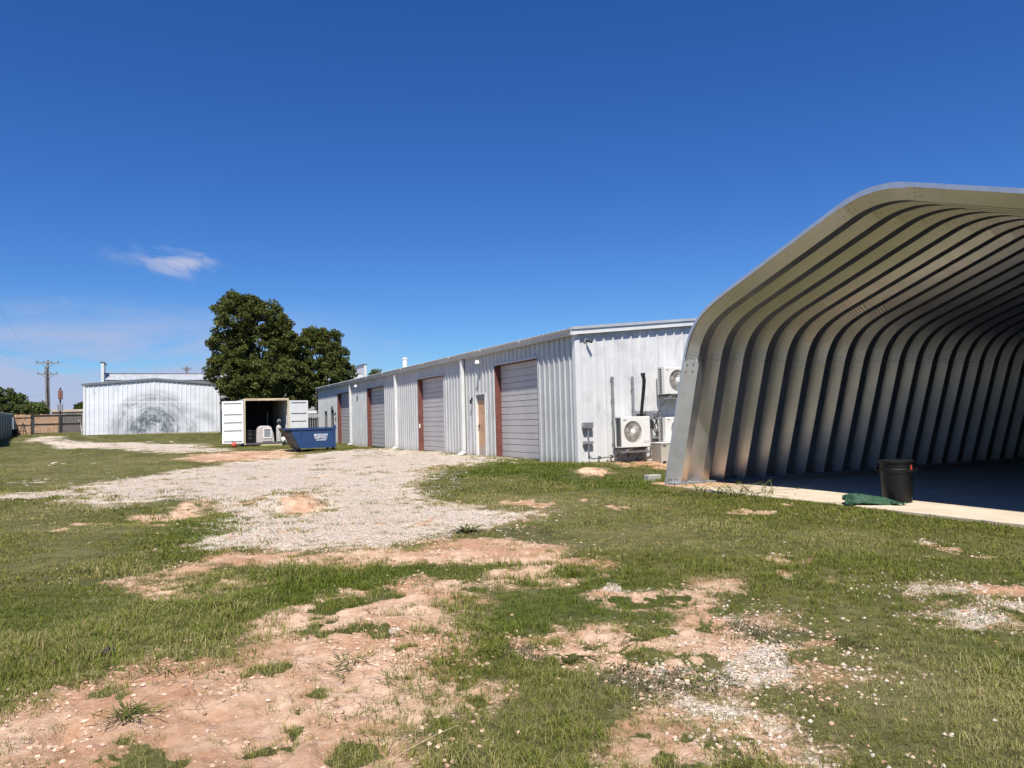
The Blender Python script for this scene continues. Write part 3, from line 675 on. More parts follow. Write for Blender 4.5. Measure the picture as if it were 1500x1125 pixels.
auto_smooth(MB().tube([(0.11, -0.03, 2.42), (0.12, -0.09, 2.40), (0.13, -0.10, 2.25), (0.10, -0.10, 2.0), (0.05, -0.10, 1.7), (0.0, -0.11, 1.4), (-0.03, -0.12, 1.15)], [0.03, 0.045, 0.05, 0.05, 0.045, 0.045, 0.045], 10).build('sleeve', M['black'], o), 60)
MB().box(0.06, 0.19, -0.085, -0.033, 2.40, 2.46).build('wall_flange', M['dark'], o)
o = endthing('disconnect_box', 2.28, 1.12, 'grey disconnect box on a strut rack right of the black hose', 'electrical box')
MB().bbox(-0.12, 0.12, -0.20, -0.09, 0.0, 0.24, 0.01).build('box', M['conduit'], o)
MB().box(-0.50, 0.42, -0.088, -0.036, 0.20, 0.25).box(-0.46, -0.40, -0.085, -0.036, 0.02, 0.199).box(-0.48, -0.15, -0.12, -0.089, 0.04, 0.10).build('rack', M['grey_box'], o)
MB().tube([(0.02, -0.14, 0), (0.03, -0.13, -0.25), (0.05, -0.13, -0.5), (0.03, -0.13, -0.8), (0.15, -0.13, -0.95), (0.35, -0.13, -0.97)], 0.022).build('conduit', M['conduit'], o)
MB().tube([(0.12, -0.12, 0.08), (0.24, -0.13, 0.0), (0.30, -0.14, -0.2), (0.42, -0.14, -0.35)], 0.024).tube([(0.05, -0.16, 0), (0.08, -0.16, -0.2), (0.2, -0.18, -0.42), (0.4, -0.2, -0.3)], 0.02).tube([(0.42, -0.1, 0.25), (0.30, -0.12, 0.18), (0.2, -0.14, 0.06)], 0.02).build('whip', M['dark'], o)
MB().bbox(0.10, 0.36, -0.15, -0.06, -0.55, -0.44, 0.01).build('junction', M['grey_box'], o)
MB().bbox(0.02, 0.12, -0.20, -0.11, -0.25, -0.02, 0.01).build('switch', M['dark'], o)
def ac(e, z, w_, h_, d_, out, label, side='slots', fan=0.27, fx=0.36, feet=True, bracket=True, name='cooling_unit'):
    """mini-split outdoor unit; origin at the lower left front edge of the casing, front faces -Y"""
    o = endthing(name, e, z, label, 'air conditioner', 'outdoor cooling units', out)
    o_y0, o_y1 = 0.0, d_
    cs = MB(); cx_, cz_ = w_ * fx, h_ * 0.52
    # front face with a round opening
    n = 40; ring = [(cx_ + fan * math.cos(2*math.pi*k/n), cz_ + fan * math.sin(2*math.pi*k/n)) for k in range(n)]
    outer = []
    for k in range(n):
        th = 2*math.pi*k/n; dx, dz = math.cos(th), math.sin(th); t_ = 1e9
        for (lim, dd, c0) in ((w_ - 0.012, dx, cx_), (0.012, dx, cx_), (h_ - 0.012, dz, cz_), (0.012, dz, cz_)):
            if abs(dd) > 1e-6:
                tt = (lim - c0) / dd
                if tt > 0: t_ = min(t_, tt)
        outer.append((cx_ + dx * t_, cz_ + dz * t_))
    vs = [(p[0], 0, p[1]) for p in ring] + [(p[0], 0, p[1]) for p in outer] + [(p[0], 0.07, p[1]) for p in ring]
    fs = [(k, (k+1) % n, n + (k+1) % n, n + k) for k in range(n)] + [(k, 2*n + k, 2*n + (k+1) % n, (k+1) % n) for k in range(n)]
    cs.add(vs, fs)
    for (px_, pz_) in ((0.012, 0.012), (w_-0.012, 0.012), (w_-0.012, h_-0.012), (0.012, h_-0.012)):
        pass
    q = 0.012
    cor = [(q, q), (w_-q, q), (w_-q, h_-q), (q, h_-q)]; oc_ = [(0, 0), (w_, 0), (w_, h_), (0, h_)]
    # corner fillers, chamfer and body
    for (cxx, czz) in cor:
        near = sorted(range(n), key=lambda k: (outer[k][0]-cxx)**2 + (outer[k][1]-czz)**2)[:2]
        cs.add([(outer[near[0]][0], 0, outer[near[0]][1]), (outer[near[1]][0], 0, outer[near[1]][1]), (cxx, 0, czz)], [(0, 1, 2)])
    cs.add([(p[0], 0, p[1]) for p in cor] + [(p[0], q, p[1]) for p in oc_] + [(p[0], d_, p[1]) for p in oc_],
           [(i, (i+1) % 4, 4 + (i+1) % 4, 4 + i) for i in range(4)] + [(4 + i, 4 + (i+1) % 4, 8 + (i+1) % 4, 8 + i) for i in (0, 1, 2)] + [(8, 9, 10, 11)])
    if side == 'slots':
        cs.add([(0, q, 0), (0, q, h_), (0, 0.10, h_), (0, 0.10, 0)], [(0, 1, 2, 3)])
    else:
        cs.add([(0, q, 0), (0, q, h_), (0, 0.06, h_), (0, 0.06, 0)], [(0, 1, 2, 3)])
    cs.box(w_ * 0.74, w_ * 0.97, -0.006, 0.001, h_ * 0.15, h_ * 0.80)
    ob = cs.build('casing', M['ac_white'], o)
    MB().box(w_ * 0.75, w_ * 0.96, -0.0085, -0.0055, h_ * 0.185, h_ * 0.195).box(w_ * 0.06, w_ * 0.17, -0.004, 0.001, h_ * 0.88, h_ * 0.91).build('badge', M['grey_box'], ob)
    MB().box(w_ - 0.02 - w_ * 0.99, w_ - 0.03, d_ * 0.55, d_ * 0.6, 0.02, h_ - 0.02).build('coil', M['ac_fin'], o)
    y0s = 0.10 if side == 'slots' else 0.06
    mb = MB()
    if side == 'slots':   # side grille with two columns of square holes
        nr = 11; nc = 2; ys = np.linspace(y0s, d_, 2 * nc + 2)
        edges_y = [y0s, y0s + 0.03, y0s + 0.03 + (d_ - y0s - 0.10) / 2, y0s + 0.06 + (d_ - y0s - 0.10) / 2, d_ - 0.035, d_]
        hz = np.linspace(0.03, h_ - 0.03, nr + 1)
        for i in (0, 2, 4): mb.box(-0.002, 0.02, edges_y[i], edges_y[i+1], 0.0, h_)
        for z in hz: mb.box(-0.001, 0.018, y0s, d_, z - 0.012, z + 0.012)
    else:
        mb.box(0, 0.02, d_ - 0.03, d_, 0, h_).box(0, 0.02, 0.06, d_, 0, 0.03).box(0, 0.02, 0.06, d_, h_ - 0.03, h_)
        for z in np.arange(0.05, h_ - 0.03, 0.05): mb.box(0.006, 0.01, 0.06, d_, z, z + 0.006)
    mb.build('side_grille', M['ac_white'], o)
    # fan: dark well, blades, radial wire grille and hub
    fr = MB().lathe([(fan, 0.075), (fan * 0.3, 0.09), (0, 0.09)], (cx_, 0, cz_), 28, 'y', cap=False).build('fan_well', M['fan_well'], o)
    mb = MB()
    for k in range(3):
        th = k * 2.094 + 0.4; vs = []
        for i_, rr in enumerate((0.06, fan * 0.55, fan * 0.92)):
            for dth, yy in ((0.0, 0.045), (0.75, 0.075)): vs.append((cx_ + rr * math.cos(th + dth), yy, cz_ + rr * math.sin(th + dth)))
        mb.add(vs, [(0, 1, 3, 2), (2, 3, 5, 4)])
    mb.build('fan_blade', M['grille'], o)
    mb = MB()
    for k in range(44):
        th = 2 * math.pi * k / 44; c, s = math.cos(th), math.sin(th); c2, s2 = math.cos(th + 0.22), math.sin(th + 0.22)
        mb.tube([(cx_ + 0.055 * c, -0.016, cz_ + 0.055 * s), (cx_ + fan * 0.6 * c2, -0.022, cz_ + fan * 0.6 * s2), (cx_ + fan * 1.02 * c2, -0.004, cz_ + fan * 1.02 * s2)], 0.0042, 4, False)
    for rr in (0.35, 0.68, 1.0):
        mb.tube([(cx_ + fan * rr * math.cos(2*math.pi*k/32), -0.018 if rr < 1 else -0.004, cz_ + fan * rr * math.sin(2*math.pi*k/32)) for k in range(33)], 0.005, 4, False)
    gr_ = mb.build('fan_grille', M['grille'], o)
    auto_smooth(MB().lathe([(0.0, -0.03), (0.06, -0.03), (0.075, -0.018), (0.075, -0.005)], (cx_, 0, cz_), 20, 'y').build('hub_disc', M['white'], gr_))
    if feet: MB().box(0.1, 0.2, 0.02, d_ - 0.02, -0.045, -0.001).box(w_ - 0.2, w_ - 0.1, 0.02, d_ - 0.02, -0.045, -0.001).build('foot', M['dark'], o)
    if bracket:
        for bx_ in (0.12, w_ - 0.18):
            MB().box(bx_, bx_ + 0.05, -0.05, out - 0.04, -0.095, -0.046).box(bx_, bx_ + 0.05, out - 0.09, out - 0.04, -0.094, 0.30).prism([(0.02, -0.096), (0.08, -0.096), (out - 0.05, -0.36), (out - 0.10, -0.36)], lambda y, z: (bx_ + 0.01, y, z), lambda y, z: (bx_ + 0.04, y, z)).build('bracket', M['grey_box'], o)
        MB().box(-0.08, w_ + 0.02, -0.048, -0.008, -0.137, -0.097).build('front_rail', M['conduit'], o)
    return o
ac(1.03, 0.38, 0.94, 0.84, 0.36, 0.60, 'large white cooling unit with open dark side, bracketed low on the shed end wall', side='open', fan=0.29, fx=0.38)
ac(2.58, 1.83, 0.92, 0.77, 0.34, 0.52, 'upper white cooling unit with slotted side, half behind the arch leg', fan=0.30, fx=0.50)
ac(2.56, 0.50, 0.92, 0.68, 0.34, 0.52, 'lower white cooling unit with slotted side, above the beige box unit', fan=0.27, fx=0.50)
o = endthing('heat_pump', 2.10, -0.16, 'beige box-shaped heat pump on the ground beside the arch leg', 'heat pump', out=0.92)
MB().bbox(0, 0.62, 0, 0.5, 0.03, 0.62, 0.015).build('casing', M['ac_beige'], o)
MB().box(-0.015, 0.635, -0.015, 0.515, 0.621, 0.65).build('top_cover', M['ac_white'], o)
MB().box(-0.06, 0.68, -0.06, 0.56, -0.05, 0.029).build('pad', M['stone_block'], o)
mb = MB()
for z in np.arange(0.12, 0.58, 0.03): mb.box(-0.006, 0.001, 0.04, 0.46, z, z + 0.012)
mb.build('louvre', M['ac_beige'], o)
MB().box(0.04, 0.15, -0.005, 0.002, 0.54, 0.575).build('badge', M['dark'], o); MB().box(0.02, 0.14, -0.006, 0.002, 0.04, 0.14).build('pipe_recess', M['black'], o)
p = hit(956, 702)
o = frame('concrete_block', (p[0], p[1], gz(p[0], p[1]) - 0.04), A, 'grey concrete slab block lying in the grass by the arch leg', 'block')
MB().bbox(-0.18, 0.18, -0.10, 0.10, 0, 0.16, 0.012).build('block', M['stone_block'], o)

# ------------------------------------------------------------------ steel arch building
arch = frame('arch_building', AO, H, 'open steel arch building of corrugated galvanized ribs with dark interior', 'building')
DEP, PIT, NR = 0.235, 0.61, 24
HALF = 5.46
def bez(p0, p1, p2, p3, n):
    t_ = np.linspace(0, 1, n)[:, None]; p0, p1, p2, p3 = map(np.array, (p0, p1, p2, p3))
    return (1-t_)**3*p0 + 3*(1-t_)**2*t_*p1 + 3*(1-t_)*t_*t_*p2 + t_**3*p3
LEG0, LEG1, RF0, RF1 = (0.0, 0.0), (0.76, 2.60), (2.16, 3.87), (4.84, 4.80)
dl = np.array(LEG1) / np.hypot(*LEG1); dr = (np.array(RF1) - np.array(RF0)); dr /= np.hypot(*dr)
seg_leg = np.linspace(LEG0, LEG1, 6)
seg_eave = bez(LEG1, np.array(LEG1) + dl * 0.78, np.array(RF0) - dr * 0.85, RF0, 61)
seg_roof = np.linspace(RF0, RF1, 5)
seg_ridge = bez(RF1, np.array(RF1) + dr * 0.42, (2 * HALF - RF1[0] - dr[0] * 0.42, RF1[1] + dr[1] * 0.42), (2 * HALF - RF1[0], RF1[1]), 61)
mir = lambda s: np.stack([2 * HALF - s[::-1, 0], s[::-1, 1]], 1)
SEGS = [('leg_panel', seg_leg, 0), ('eave_panel', seg_eave, 1), ('roof_panel', seg_roof, 0), ('ridge_panel', seg_ridge, 1),
        ('roof_panel', mir(seg_roof), 0), ('eave_panel', mir(seg_eave), 1), ('leg_panel', mir(seg_leg), 0)]
def normals(s):
    t_ = np.gradient(s, axis=0); t_ /= np.linalg.norm(t_, axis=1)[:, None]
    return np.stack([t_[:, 1], -t_[:, 0]], 1)     # towards the inside
# cross-section of one rib: (y, inset)
XS = [(0.0, 0.0), (0.165, DEP), (0.36, DEP), (0.495, 0.0), (0.61, 0.0)]
def panel_mesh(nm, s, crimp):
    nn = normals(s); mb = MB(); vs = []; n = len(XS)
    for i, (p, q) in enumerate(zip(s, nn)):
        cr = (0.0035 if i % 2 else -0.0035) if (crimp and 0 < i < len(s) - 1) else 0.0
        for y, d in XS: vs.append((p[0] + q[0] * (d + cr), y, p[1] + q[1] * (d + cr)))
    fs = [(i*n+k, (i+1)*n+k, (i+1)*n+k+1, i*n+k+1) for i in range(len(s) - 1) for k in range(n - 1)]
    mb.add(vs, fs); mb.mi = 1
    L = np.concatenate([[0], np.cumsum(np.linalg.norm(np.diff(s, axis=0), axis=1))])
    for end in (0.07, 0.17, L[-1] - 0.07):
        P = np.array([np.interp(end, L, s[:, 0]), np.interp(end, L, s[:, 1])]); Q = np.array([np.interp(end, L, nn[:, 0]), np.interp(end, L, nn[:, 1])]); T = np.array([-Q[1], Q[0]])
        for y in (0.045, 0.085, 0.125, 0.22, 0.30) if end < 0.1 else (0.05, 0.11, 0.26):
            c = P + Q * (np.interp(y, [0, 0.165, 0.36], [0, DEP, DEP]) + 0.007); k6 = []
            for k in range(6):
                a_ = math.pi * k / 3; k6.append((c[0] + T[0] * 0.009 * math.cos(a_), y + 0.009 * math.sin(a_), c[1] + T[1] * 0.009 * math.cos(a_)))
            base = [(p_[0] - Q[0] * 0.007, p_[1], p_[2] - Q[1] * 0.007) for p_ in k6]
            mb.add(k6 + base, [tuple(range(6))] + [(k, (k+1) % 6, 6 + (k+1) % 6, 6 + k) for k in range(6)])
    return mb.mesh(nm, [M['galv'], M['bolt']])
for nm, s, cr in SEGS:
    me = panel_mesh(nm, s, cr)
    for k in range(NR):
        o = link(nm, me, arch); o.location.y = k * PIT
# front edge flashing along the outline
for (nm, s, cr) in SEGS:
    nn = normals(s); mb = MB(); vs = []
    for p, q in zip(s, nn):
        for y, d in ((-0.022, -0.012), (-0.022, 0.055 if nm != 'ridge_panel' else 0.075), (-0.016, 0.055 if nm != 'ridge_panel' else 0.075), (-0.016, -0.004), (0.09, -0.004), (0.09, -0.012)):
            vs.append((p[0] + q[0] * d, y, p[1] + q[1] * d))
    fs = [(i*6+k, i*6+(k+1) % 6, (i+1)*6+(k+1) % 6, (i+1)*6+k) for i in range(len(s) - 1) for k in range(6)]
    mb.add(vs, fs); o = mb.build('edge_flashing', M['galv_trim'], arch)
    auto_smooth(o, 30)
# cover plate closing the first rib of each leg, round at the top
for sgn in (0, 1):
    mb = MB(); pts = []
    z1 = 2.62; tw = 0.21
    out = [(0.0, 0.0), (tw, 0.0), (tw, z1 - 0.10), (tw - 0.02, z1 - 0.03), (tw - 0.06, z1), (0.06, z1), (0.02, z1 - 0.03), (0.0, z1 - 0.10)]
    def place(yy, zz, lift):
        x_ = LEG1[0] / LEG1[1] * zz + (0.035 + 0.235 * min(1, yy / tw)) + lift
        return ((x_ if not sgn else 2 * HALF - x_), yy - 0.03, zz)
    vs = [place(a_, b_, 0.012) for a_, b_ in out] + [place(a_, b_, 0.0) for a_, b_ in out]; n = len(out)
    mb.add(vs, [tuple(range(n)), tuple(range(n, 2*n))[::-1]] + [(i, (i+1) % n, n + (i+1) % n, n + i) for i in range(n)])
    cp_ = mb.build('leg_cover_plate', M['galv_trim'], arch)
    mb = MB()
    for (a_, b_) in ((0.05, 2.52), (0.14, 2.52), (0.05, 2.38), (0.14, 2.38), (0.03, 0.10), (0.07, 0.10), (0.12, 0.10), (0.16, 0.10)):
        x_, y_, z_ = place(a_, b_, 0.012); s_ = -1 if sgn else 1
        mb.box(min(x_, x_ + 0.012 * s_) - 0.002, max(x_, x_ + 0.012 * s_), y_ - 0.012, y_ + 0.012, z_ - 0.012, z_ + 0.012)
    mb.build('bolt', M['bolt'], cp_)
# rear end wall, coloured dark to add to the deep interior shade
mb = MB(); full = np.vstack([s for _, s, _ in SEGS]); keep = [full[0]]
for p in full[1:]:
    if np.hypot(*(p - keep[-1])) > 0.12: keep.append(p)
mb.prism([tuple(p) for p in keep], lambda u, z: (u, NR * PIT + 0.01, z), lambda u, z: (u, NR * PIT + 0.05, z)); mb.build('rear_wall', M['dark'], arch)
for x0, x1 in ((0.0, 0.34), (2 * HALF - 0.34, 2 * HALF)): MB().box(x0, x1, -0.005, NR * PIT, -0.02, 0.035).build('base_channel', M['grey_box'], arch)
def slab_mat():
    m = bpy.data.materials.new('slab_concrete'); m.use_nodes = True; t = NT(m.node_tree); m.node_tree.nodes.clear()
    oc = t.n('ShaderNodeTexCoord').outputs['Object']
    s = t.n('ShaderNodeSeparateXYZ', ins={0: oc})
    c = t.mix(t.map(t.noise(oc, 1.1, 6, 0.65), 0.3, 0.7), (0.50, 0.415, 0.305), (0.63, 0.53, 0.40))
    c = t.mix(t.math('MULTIPLY', t.map(t.noise(oc, 14, 5, 0.7), 0.5, 0.8), 0.35), c, (0.30, 0.25, 0.2))
    n = t.noise(oc, 1.7, 5, 0.6)
    xx = t.math('ADD', s.outputs[0], t.math('MULTIPLY', t.math('SUBTRACT', n, 0.5), 1.6))
    c = t.mix(t.math('MULTIPLY', t.map(xx, 1.9, 0.2), 0.75), c, (0.47, 0.235, 0.105))
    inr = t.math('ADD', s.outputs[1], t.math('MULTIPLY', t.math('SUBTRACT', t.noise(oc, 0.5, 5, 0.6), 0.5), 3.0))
    c = t.mix(t.math('MULTIPLY', t.map(t.noise(oc, 0.9, 6, 0.7), 0.55, 0.72), t.map(inr, 1.5, 5, 0.0, 0.6)), c, (0.12, 0.11, 0.10))  # shade under the arch painted as darker patches further in
    jx = t.math('ABSOLUTE', t.math('SUBTRACT', t.math('FRACT', t.math('MULTIPLY', t.math('ADD', s.outputs[1], 1.3), 1 / 4.6)), 0.5))
    c = t.mix(t.math('MULTIPLY', t.map(jx, 0.003, 0.001), 0.8), c, (0.12, 0.10, 0.08))
    p = t.n('ShaderNodeBsdfPrincipled', ins={'Base Color': c, 'Roughness': 0.82})
    b = t.n('ShaderNodeBump', ins={'Strength': 0.35, 'Distance': 0.01, 'Height': t.noise(oc, 45, 5, 0.7)})
    m.node_tree.links.new(b.outputs[0], p.inputs['Normal'])
    t.n('ShaderNodeOutputMaterial', ins={'Surface': p.outputs[0]}); return m
so = frame('slab_pivot', (AO[0], AO[1], 0), H, '', '')
bpy.data.objects.remove(so)
mb = MB(); ns = 60; uu = np.linspace(-0.45, 11.6, ns); vs = []
for u in uu:
    j = random.uniform(-0.012, 0.012); vs += [(u, -0.045 + j, -0.02), (u, -0.04 + j, -0.32), (u, -0.03 + j, -0.005), (u, 15.5, -0.005)]
fs = []
for i in range(ns - 1):
    a_, b_ = 4 * i, 4 * i + 4; fs += [(a_ + 1, b_ + 1, b_, a_), (a_, b_, b_ + 2, a_ + 2), (a_ + 2, b_ + 2, b_ + 3, a_ + 3)]
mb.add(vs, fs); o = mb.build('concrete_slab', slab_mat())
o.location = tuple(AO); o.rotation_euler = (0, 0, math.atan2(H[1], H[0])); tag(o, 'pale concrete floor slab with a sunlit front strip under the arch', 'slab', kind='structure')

# ------------------------------------------------------------------ trash can and tarp on the slab
def on_slab(px, py):
    r = ray(px, py); return EYE + r * ((SLAB_Z - 0.004 - 1.6) / r[2])
p = on_slab(1315, 735)
tcn = frame('trash_can', p, H, 'black ribbed plastic trash can standing at the shadow edge of the slab', 'trash can')
b_ = MB(); n = 48; prof = [(0.0, 0.0), (0.205, 0.0), (0.216, 0.012), (0.228, 0.25), (0.238, 0.46), (0.246, 0.468), (0.249, 0.535), (0.240, 0.545), (0.247, 0.62), (0.262, 0.632), (0.262, 0.660), (0.252, 0.662), (0.245, 0.60), (0.21, 0.05), (0.0, 0.04)]
vs = []; fs = []
for r_, z_ in prof:
    for k in range(n):
        th = 2 * math.pi * k / n; rr = r_ * (1 - (0.022 if (k % 8 in (0, 1) and 0.012 < z_ < 0.46) else 0)); vs.append((rr * math.cos(th), rr * math.sin(th), z_))
for i in range(len(prof) - 1):
    for k in range(n): fs.append((i*n+k, i*n+(k+1) % n, (i+1)*n+(k+1) % n, (i+1)*n+k))
b_.add(vs, fs); auto_smooth(b_.build('body', M['black'], tcn), 40)
auto_smooth(MB().lathe([(0.0, 0.672), (0.15, 0.676), (0.24, 0.672), (0.266, 0.668), (0.268, 0.645), (0.262, 0.643)], n=48).build('lid', M['black'], tcn), 40)
for th in (0.25, 0.25 + math.pi):
    c, s = math.cos(th), math.sin(th)
    MB().tube([(0.24*c - 0.09*s, 0.24*s + 0.09*c, 0.50), (0.30*c - 0.085*s, 0.30*s + 0.085*c, 0.53), (0.30*c + 0.085*s, 0.30*s - 0.085*c, 0.53), (0.24*c + 0.09*s, 0.24*s - 0.09*c, 0.50)], 0.014).build('handle', M['black'], tcn)
toC = -np.array(p[:2]) / np.linalg.norm(p[:2]); th = math.atan2(toC @ A[:2], toC @ H[:2]) + 1.05
MB().add([(0.2495 * math.cos(th + d), 0.2495 * math.sin(th + d), z) for d in (-0.09, 0.09) for z in (0.52, 0.60)], [(0, 1, 3, 2)]).build('red_label', M['redlabel'], tcn)
p = on_slab(1279, 738)
tp = frame('green_tarp', p, np.array([1.0, -0.25, 0]), 'crumpled dark green tarp heaped on the slab edge beside the trash can', 'tarp'); tp.scale = (0.92, 0.9, 0.92)
nx, ny = 60, 30; vs = []; fs = []
path = np.array([(-0.33, 0.035), (-0.40, 0.028), (-0.455, 0.06), (-0.455, 0.115), (-0.40, 0.155), (-0.30, 0.165), (-0.16, 0.15), (0.0, 0.125), (0.16, 0.085), (0.30, 0.04), (0.42, 0.014)])
sp = np.linspace(0, 1, len(path))
for i in range(nx):
    for j in range(ny):
        u, v = i / (nx - 1), j / (ny - 1)
        x_, z_ = float(np.interp(u, sp, path[:, 0])), float(np.interp(u, sp, path[:, 1]))
        env = max(0.03, math.sin(math.pi * (0.01 + 0.92 * v))) ** 0.6
        crease = 0.085 * (0.28 - abs(2 * float(fbm(np.array([u * 7 + v * 2.5]), np.array([v * 5 - u * 3]), 1.0, 3, 5)[0]) - 1))
        wav = 0.03 * math.sin(v * 7 + u * 4)
        y_ = (v - 0.5) * (0.56 - 0.20 * u) + 0.05 * math.sin(u * 6.5) + 0.03 * float(fbm(np.array([u * 9]), np.array([v * 2]), 1.0, 2, 1)[0])
        vs.append((x_ + wav + 0.10 * (v - 0.5), y_, max(0.006, z_ * env + crease * min(1, z_ / 0.05))))
for i in range(nx - 1):
    for j in range(ny - 1): fs.append((i*ny+j, (i+1)*ny+j, (i+1)*ny+j+1, i*ny+j+1))
o = MB().add(vs, fs).build('sheet', M['tarp'], tp); auto_smooth(o, 22); md = o.modifiers.new('thick', 'SOLIDIFY'); md.thickness = 0.006
vs = []; fs = []
for i in range(14):
    u = i / 13; vs += [(0.25 + 0.24 * u, -0.24 - 0.03 * math.sin(u * 4), 0.012 + 0.03 * abs(math.sin(u * 9))), (0.25 + 0.24 * u, -0.10 + 0.02 * math.sin(u * 7), 0.02 + 0.035 * abs(math.sin(u * 7 + 1)))]
for i in range(13): fs.append((2*i, 2*i+2, 2*i+3, 2*i+1))
o = MB().add(vs, fs).build('loose_flap', M['tarp'], tp, smooth=True); o.modifiers.new('thick', 'SOLIDIFY').thickness = 0.005

# ------------------------------------------------------------------ white gable shed, far left
gs = frame('gable_shed', LB, A, 'white ribbed gable shed with grey swirling scrub marks on its wall', 'shed')
GW, GE, GSL = 9.12, 3.62, 0.085
gt = lambda u: GE + GSL * min(u, GW - u)
sheets(gs, 'wall_sheet', M['white_wall'], 0.0, GW, lambda u: 0.12, gt, lambda u, d, z: (u, -d, z), phase=0.05)
mb = MB(); mb.prism([(0.02, 0.12), (GW - 0.02, 0.12), (GW - 0.02, GE), (GW / 2, gt(GW / 2)), (0.02, GE)], lambda u, z: (u, 0.02, z), lambda u, z: (u, 12.0, z)); mb.build('body', M['white_wall'], gs)
MB().box(-0.06, GW + 0.06, -0.05, 12.05, -0.45, 0.118).build('footing', M['concrete_foot'], gs)
for (a_, b_) in ((-0.16, GW / 2), (GW + 0.16, GW / 2)):
    za, zb = GE + 0.02 - 0.16 * GSL, gt(GW / 2) + 0.02
    MB().add([(a_, -0.10, za), (b_, -0.10, zb), (b_, -0.10, zb + 0.15), (a_, -0.10, za + 0.15), (a_, -0.04, za), (b_, -0.04, zb), (b_, -0.04, zb + 0.15), (a_, -0.04, za + 0.15)],
             [(0,1,2,3), (7,6,5,4), (0,4,5,1), (1,5,6,2), (2,6,7,3), (3,7,4,0)]).build('rake_trim', M['trim_dark'], gs)
    MB().add([(a_, -0.11, za + 0.152), (b_, -0.11, zb + 0.152), (b_, 12.1, zb + 0.152), (a_, 12.1, za + 0.152), (a_, -0.11, za + 0.18), (b_, -0.11, zb + 0.18), (b_, 12.1, zb + 0.18), (a_, 12.1, za + 0.18)],
             [(3,2,1,0), (4,5,6,7), (0,1,5,4), (1,2,6,5), (2,3,7,6), (3,0,4,7)]).build('roof', M['roof'], gs)
MB().bbox(-0.05, 0.10, -0.06, 0.05, 0.12, GE, 0.01).build('corner_trim', M['trim_white'], gs)
MB().bbox(GW - 0.02, GW + 0.06, -0.06, 0.05, -0.1, GE, 0.01).build('corner_trim', M['trim_dark'], gs)
MB().tube([(-0.10, -0.05, 0.1), (-0.22, -0.12, 1.1), (-0.3, -0.3, 1.15)], 0.03).build('bent_trim', M['trim_white'], gs)

# ------------------------------------------------------------------ long grey building behind
BB = at(150, 605, 75); BB[2] = 1.0
bb = frame('long_building', BB, A, 'long grey building with white roof and raised end walls behind the trees', 'building')
MB().box(0.2, 26.4, 0.0, 14, -0.5, 5.35).build('wall', M['grey_wall'], bb)
mb = MB(); pr = rib_profile(0.2, 26.4, 0.03, 0.5); vs = []
for u, d in pr: vs += [(u, -0.01 - d, -0.4), (u, -0.01 - d, 5.35)]
mb.add(vs, [(2*i, 2*i+2, 2*i+3, 2*i+1) for i in range(len(pr) - 1)]); mb.build('wall_sheeting', M['grey_wall'], bb)
MB().box(0.1, 26.5, -0.35, 0.2, 5.30, 5.45).build('soffit', M['trim_dark'], bb)
mb = MB(); vs = []
for u, d in rib_profile(0.25, 26.3, 0.05, 0.5): vs += [(u, -0.40 - d, 5.46), (u, 0.75 - d, 6.10 + d)]
mb.add(vs, [(2*i, 2*i+2, 2*i+3, 2*i+1) for i in range(len(vs) // 2 - 1)]); mb.build('mansard', M['roof'], bb)
MB().box(0.15, 26.4, 0.70, 0.95, 6.10, 6.20).build('ridge_cap', M['trim_dark'], bb)
for u in (-0.15, 26.15): 
    w_ = MB().box(u + 0.05, u + 0.31, -0.5, 3.5, -0.4, 7.15).build('parapet_wall', M['trim_white'], bb)
    MB().box(u - 0.04, u + 0.40, -0.55, 3.55, 7.151, 7.24).build('coping', M['trim_dark'], w_)
MB().box(6, 26.2, -0.06, -0.045, 1.75, 2.0).build('sill_band', M['white'], bb)

# ------------------------------------------------------------------ shipping container and what stands in it
ct = frame('shipping_container', CONT, A, 'open shipping container with white doors swung wide and cream frame', 'container')
CWD, CLN, CHT = 2.44, 6.06, 2.60
for x0 in (0, CWD - 0.07): MB().bbox(x0, x0 + 0.07, 0, 0.14, 0, CHT, 0.01).build('corner_post', M['cream'], ct)
hd = MB().bbox(0.0705, CWD - 0.0705, 0.01, 0.13, CHT - 0.12, CHT - 0.002, 0.01).build('door_header', M['cream'], ct)
mb = MB()
for q in list(np.arange(0.16, 0.75, 0.07)) + list(np.arange(1.75, 2.35, 0.07)): mb.box(q, q + 0.03, 0.004, 0.012, CHT - 0.08, CHT - 0.04)
for q in (0.75, 1.2, 1.6, 2.0): mb.box(q, q + 0.08, 0.003, 0.09, CHT - 0.15, CHT - 0.122)
mb.build('lock_keeper', M['rusty'], hd)
MB().bbox(0.0705, CWD - 0.0705, 0.0, 0.14, -0.02, 0.10, 0.01).build('door_sill', M['cont_dark'], ct)
def corr(x0, x1, y, amp=0.036, pitch=0.28):
    out = []; y_ = 0.14; 
    while y_ < CLN:
        for dy, d in ((0, 0), (0.07, 0), (0.14 - 0.03, amp), (0.21, amp)): 
            if y_ + dy < CLN: out.append((y_ + dy, d))
        y_ += pitch
    return out
